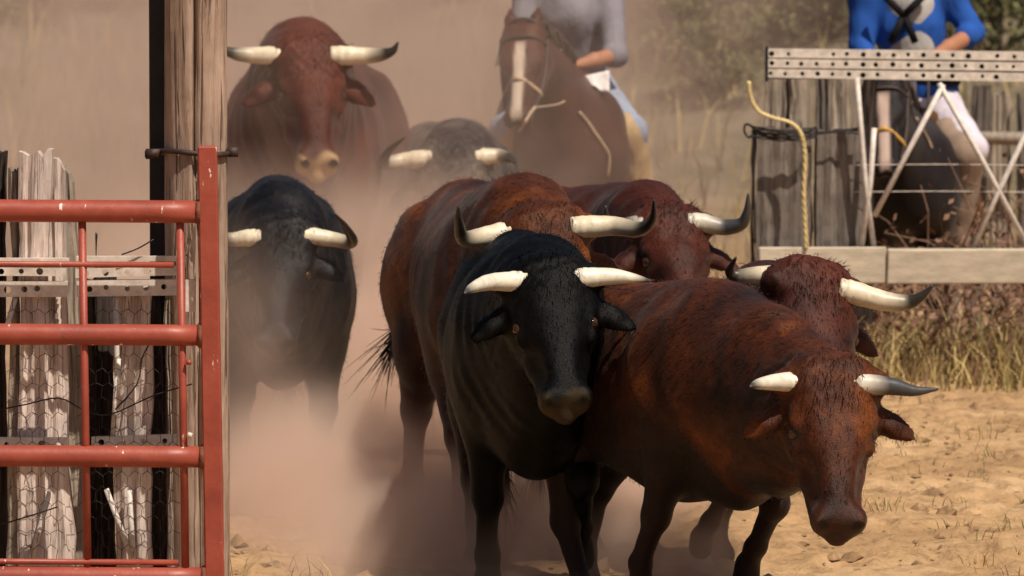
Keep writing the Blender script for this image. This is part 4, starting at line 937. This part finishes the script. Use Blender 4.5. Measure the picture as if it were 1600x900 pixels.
# first rider
dA = 31.3
rt, fr, H, near, surf = horse('chestnut horse with a pale blaze ridden behind the bulls by the man in grey', 'chestnut_coat', dA, (796, 48), (836, 45), (806, 186), (890, 108), .75, 4, 1.0, ('fwd', 'stand', 'stand', 'back'), 'horses ridden behind the herd')
br = bridle(rt, near, 'strap')
band(rt, 'breast_strap', [surf(x, y) for x, y in ((905, 175), (918, 190), (930, 208), (944, 228), (952, 245), (950, 275))], 'strap', .008)
band(rt, 'breast_strap', [surf(x, y) for x, y in ((838, 165), (828, 178), (818, 195), (812, 205))], 'strap', .009)
dS = dA + 1.15
r1, L1, _ = rider('rider in a grey shirt and tan chaps on the chestnut horse, sleeves rolled up', {'pelvis': (893, 126, 1.15), 'chest': (888, 20, 1.05), 'neck': (888, -52, 1.02), 'head': (886, -84, .98), 'shl': (829, -22, 1.05), 'shr': (948, -22, 1.05),
    'ell': (808, 62, .95), 'elr': (962, 86, .85), 'wrl': (862, 98, .62), 'wrr': (902, 102, .62), 'hipl': (862, 140, 1.1), 'hipr': (925, 140, 1.1), 'knl': (792, 205, .70), 'knr': (984, 205, .70), 'anl': (786, 335, .85), 'anr': (1006, 335, .85)},
    dict(shirt='shirt_grey', trousers='jeans', chaps='chaps_tan', sash='sash', sleeve=.08), 'riders driving the herd', dA)
o1 = np.array(r1.location); pl = lambda x, y, dd: np.array(at(x, y, dA + dd)) - o1
cloth_flap('neckerchief', [pl(906, 120, .50), pl(952, 110, .52), pl(952, 146, .50), pl(924, 134, .48)], 'cloth_white', r1)
cloth_flap('shirt_tail', [pl(852, 72, .8), pl(890, 70, .8), pl(884, 86, .78), pl(862, 88, .78)], 'cloth_white', r1)
f_ = fr; sp = Vector(r1.location); saddle('brown saddle under the rider in grey', (sp.x, sp.y + .02, sp.z - .20), fr.rz)
for sx, q in ((-1, 'wrl'), (1, 'wrr')):
    e = fr.loc(Vector(L1[q] + o1)); m_ = near(.45, sx * .07, -.06); band(br, 'rein', [m_, (m_ + e) / 2 + np.array([0, sx * .05, -.07]), e + np.array([.04, 0, -.02])], 'strap', .005)
# second rider
dB = 31.2
rt, fr, H, near, surf = horse('dark bay horse with a yellow noseband behind the right hand fence', 'dark_bay_coat', dB, (1362, 128), (1398, 126), (1376, 262), (1416, 172), .75, -6, .95, ('stand', 'fwd', 'stand', 'back'), 'horses ridden behind the herd')
br = bridle(rt, near, 'brass')
band(rt, 'breast_strap', [surf(x, y) for x, y in ((1432, 185), (1440, 200), (1450, 218), (1456, 232))], 'strap', .008)
r2, L2, sm2 = rider('rider in a blue shirt and lilac white trousers on the dark bay horse', {'pelvis': (1440, 158, 1.10), 'chest': (1420, 40, 1.0), 'neck': (1412, -42, .97), 'head': (1408, -76, .93), 'shl': (1352, -8, 1.0), 'shr': (1480, -12, 1.0),
    'ell': (1345, 72, .92), 'elr': (1520, 52, .95), 'wrl': (1386, 140, .50), 'wrr': (1452, 92, .52), 'hipl': (1412, 170, 1.05), 'hipr': (1468, 168, 1.05), 'knl': (1340, 240, .65), 'knr': (1516, 234, .68), 'anl': (1336, 372, .85), 'anr': (1492, 372, .85)},
    dict(shirt='shirt_blue', trousers='trousers_lilac', chaps='chaps_brown', sash='straps_black', sleeve=.15), 'riders driving the herd', dB)
o2 = np.array(r2.location); pl = lambda x, y, dd: np.array(at(x, y, dB + dd)) - o2
cloth_flap('white_cloth', [pl(1398, 128, .48), pl(1432, 126, .5), pl(1430, 186, .46), pl(1404, 182, .42)], 'cloth_white', r2)
cp = L2['chest']; s = SDF(); s.cone(cp + np.array([0, -.05, .10]), cp + np.array([.01, -.06, -.10]), .135, .125, .04)
link('waistcoat', s.mesh('waistcoat', .011, .003), M['vest_grey'], r2)
for a_, b_ in (((1376, -12), (1412, 24)), ((1448, -12), (1412, 24)), ((1412, 22), (1392, 66)), ((1412, 22), (1430, 66))):
    p_, q_ = pl(*a_, .78), pl(*b_, .77); mb = MB(); mb.tube([p_, (p_ + q_) / 2 + np.array([0, -.02, 0]), q_], .019, 6); mb.build('brace', M['straps_black'], r2)
sp = Vector(r2.location); saddle('brown saddle under the rider in blue', (sp.x, sp.y + .02, sp.z - .20), fr.rz)
for sx, q in ((-1, 'wrl'), (1, 'wrr')):
    e = fr.loc(Vector(L2[q] + o2)); m_ = near(.45, sx * .07, -.06); band(br, 'rein', [m_, (m_ + e) / 2 + np.array([0, sx * .05, -.07]), e + np.array([.04, 0, -.02])], 'strap_dark', .007)
# ------------------------------------------------------------------ dust raised by the herd
def dust(name, c, r, dens, seed, col):
    """lumpy closed cloud; density fades out towards its skin and upwards"""
    bm = bmesh.new(); bmesh.ops.create_icosphere(bm, subdivisions=4, radius=1)
    g = np.random.default_rng(seed); ph = g.uniform(0, 6, 6)
    for v_ in bm.verts:
        p = v_.co; k = 1 + .07 * math.sin(p.x * 5 + ph[0]) * math.sin(p.y * 4 + ph[1]) + .06 * math.sin(p.z * 6 + ph[2] + p.x * 3)
        v_.co = p * k
        v_.co.z = max(v_.co.z, -.999)
    me = bpy.data.meshes.new(name); bm.to_mesh(me); bm.free()
    m = bpy.data.materials.new(name); m.use_nodes = True; nt = m.node_tree; nt.nodes.clear()
    out = nt.nodes.new('ShaderNodeOutputMaterial'); pv = nt.nodes.new('ShaderNodeVolumePrincipled'); nt.links.new(pv.outputs[0], out.inputs['Volume'])
    pv.inputs['Color'].default_value = (*col, 1); pv.inputs['Anisotropy'].default_value = .1
    tc = nt.nodes.new('ShaderNodeTexCoord')
    ln = N(nt, 'ShaderNodeVectorMath', operation='LENGTH'); nt.links.new(tc.outputs['Object'], ln.inputs[0])
    edge = N(nt, 'ShaderNodeMapRange', interpolation_type='SMOOTHSTEP'); edge.inputs['From Min'].default_value = .92; edge.inputs['From Max'].default_value = .25; nt.links.new(ln.outputs['Value'], edge.inputs['Value'])
    mp = nt.nodes.new('ShaderNodeMapping'); mp.inputs['Scale'].default_value = (r[0], r[1] * .6, r[2]); mp.inputs['Location'].default_value = tuple(g.uniform(0, 9, 3)); nt.links.new(tc.outputs['Object'], mp.inputs[0])
    ns = noise(nt, mp.outputs[0], 1.5, 4, .55, .8)
    nr = N(nt, 'ShaderNodeMapRange', interpolation_type='LINEAR'); nr.inputs['From Min'].default_value = .36; nr.inputs['From Max'].default_value = .66; nr.inputs['To Min'].default_value = .05; nr.inputs['To Max'].default_value = 2.2; nt.links.new(ns.outputs[0], nr.inputs['Value'])
    m1 = N(nt, 'ShaderNodeMath', operation='MULTIPLY'); nt.links.new(edge.outputs[0], m1.inputs[0]); nt.links.new(nr.outputs[0], m1.inputs[1])
    m2 = N(nt, 'ShaderNodeMath', operation='MULTIPLY'); nt.links.new(m1.outputs[0], m2.inputs[0]); m2.inputs[1].default_value = dens
    nt.links.new(m2.outputs[0], pv.inputs['Density'])
    o = link(name, me, m); o.location = c; o.scale = r; tag(o, kind='stuff'); return o
FAR, NEAR = (.73, .57, .49), (.93, .75, .645)
dust('dust_cloud', (-1.15, 32.0, .75), (2.9, 7.5, 2.1), .17, 1, FAR)          # the cloud hanging behind the herd
dust('dust_cloud', (-1.1, 39.0, 1.2), (4.6, 5.0, 2.7), .16, 7, FAR)          # thin dust drifting on towards the bank
dust('dust_cloud', (-.85, 27.6, .15), (1.7, 3.0, 1.20), 1.2, 2, NEAR)         # low billow between the animals
dust('dust_cloud', (-.70, 23.4, -.05), (.80, 1.9, .66), 2.2, 3, NEAR)         # dust kicked up at the hooves in front
dust('dust_cloud', (.15, 23.6, -.05), (.95, 1.9, .70), 2.0, 4, NEAR)
dust('dust_cloud', (-.05, 21.7, -.10), (1.15, 1.3, .50), 3.2, 5, NEAR)
for k, (x, y, r_) in enumerate(((-.42, 21.9, .34), (.05, 21.3, .30), (.52, 21.6, .36), (-.72, 23.2, .40), (.30, 22.6, .42), (-.15, 22.5, .38))):
    dust('dust_puff', (x, y, .12), (r_, r_, r_ * .8), 2.6, 20 + k, NEAR)      # puffs thrown up by single hooves
dust('dust_cloud', (-.98, 23.2, .45), (.60, 1.2, .85), .42, 9, FAR)          # thin veil in front of the bull beside the pole
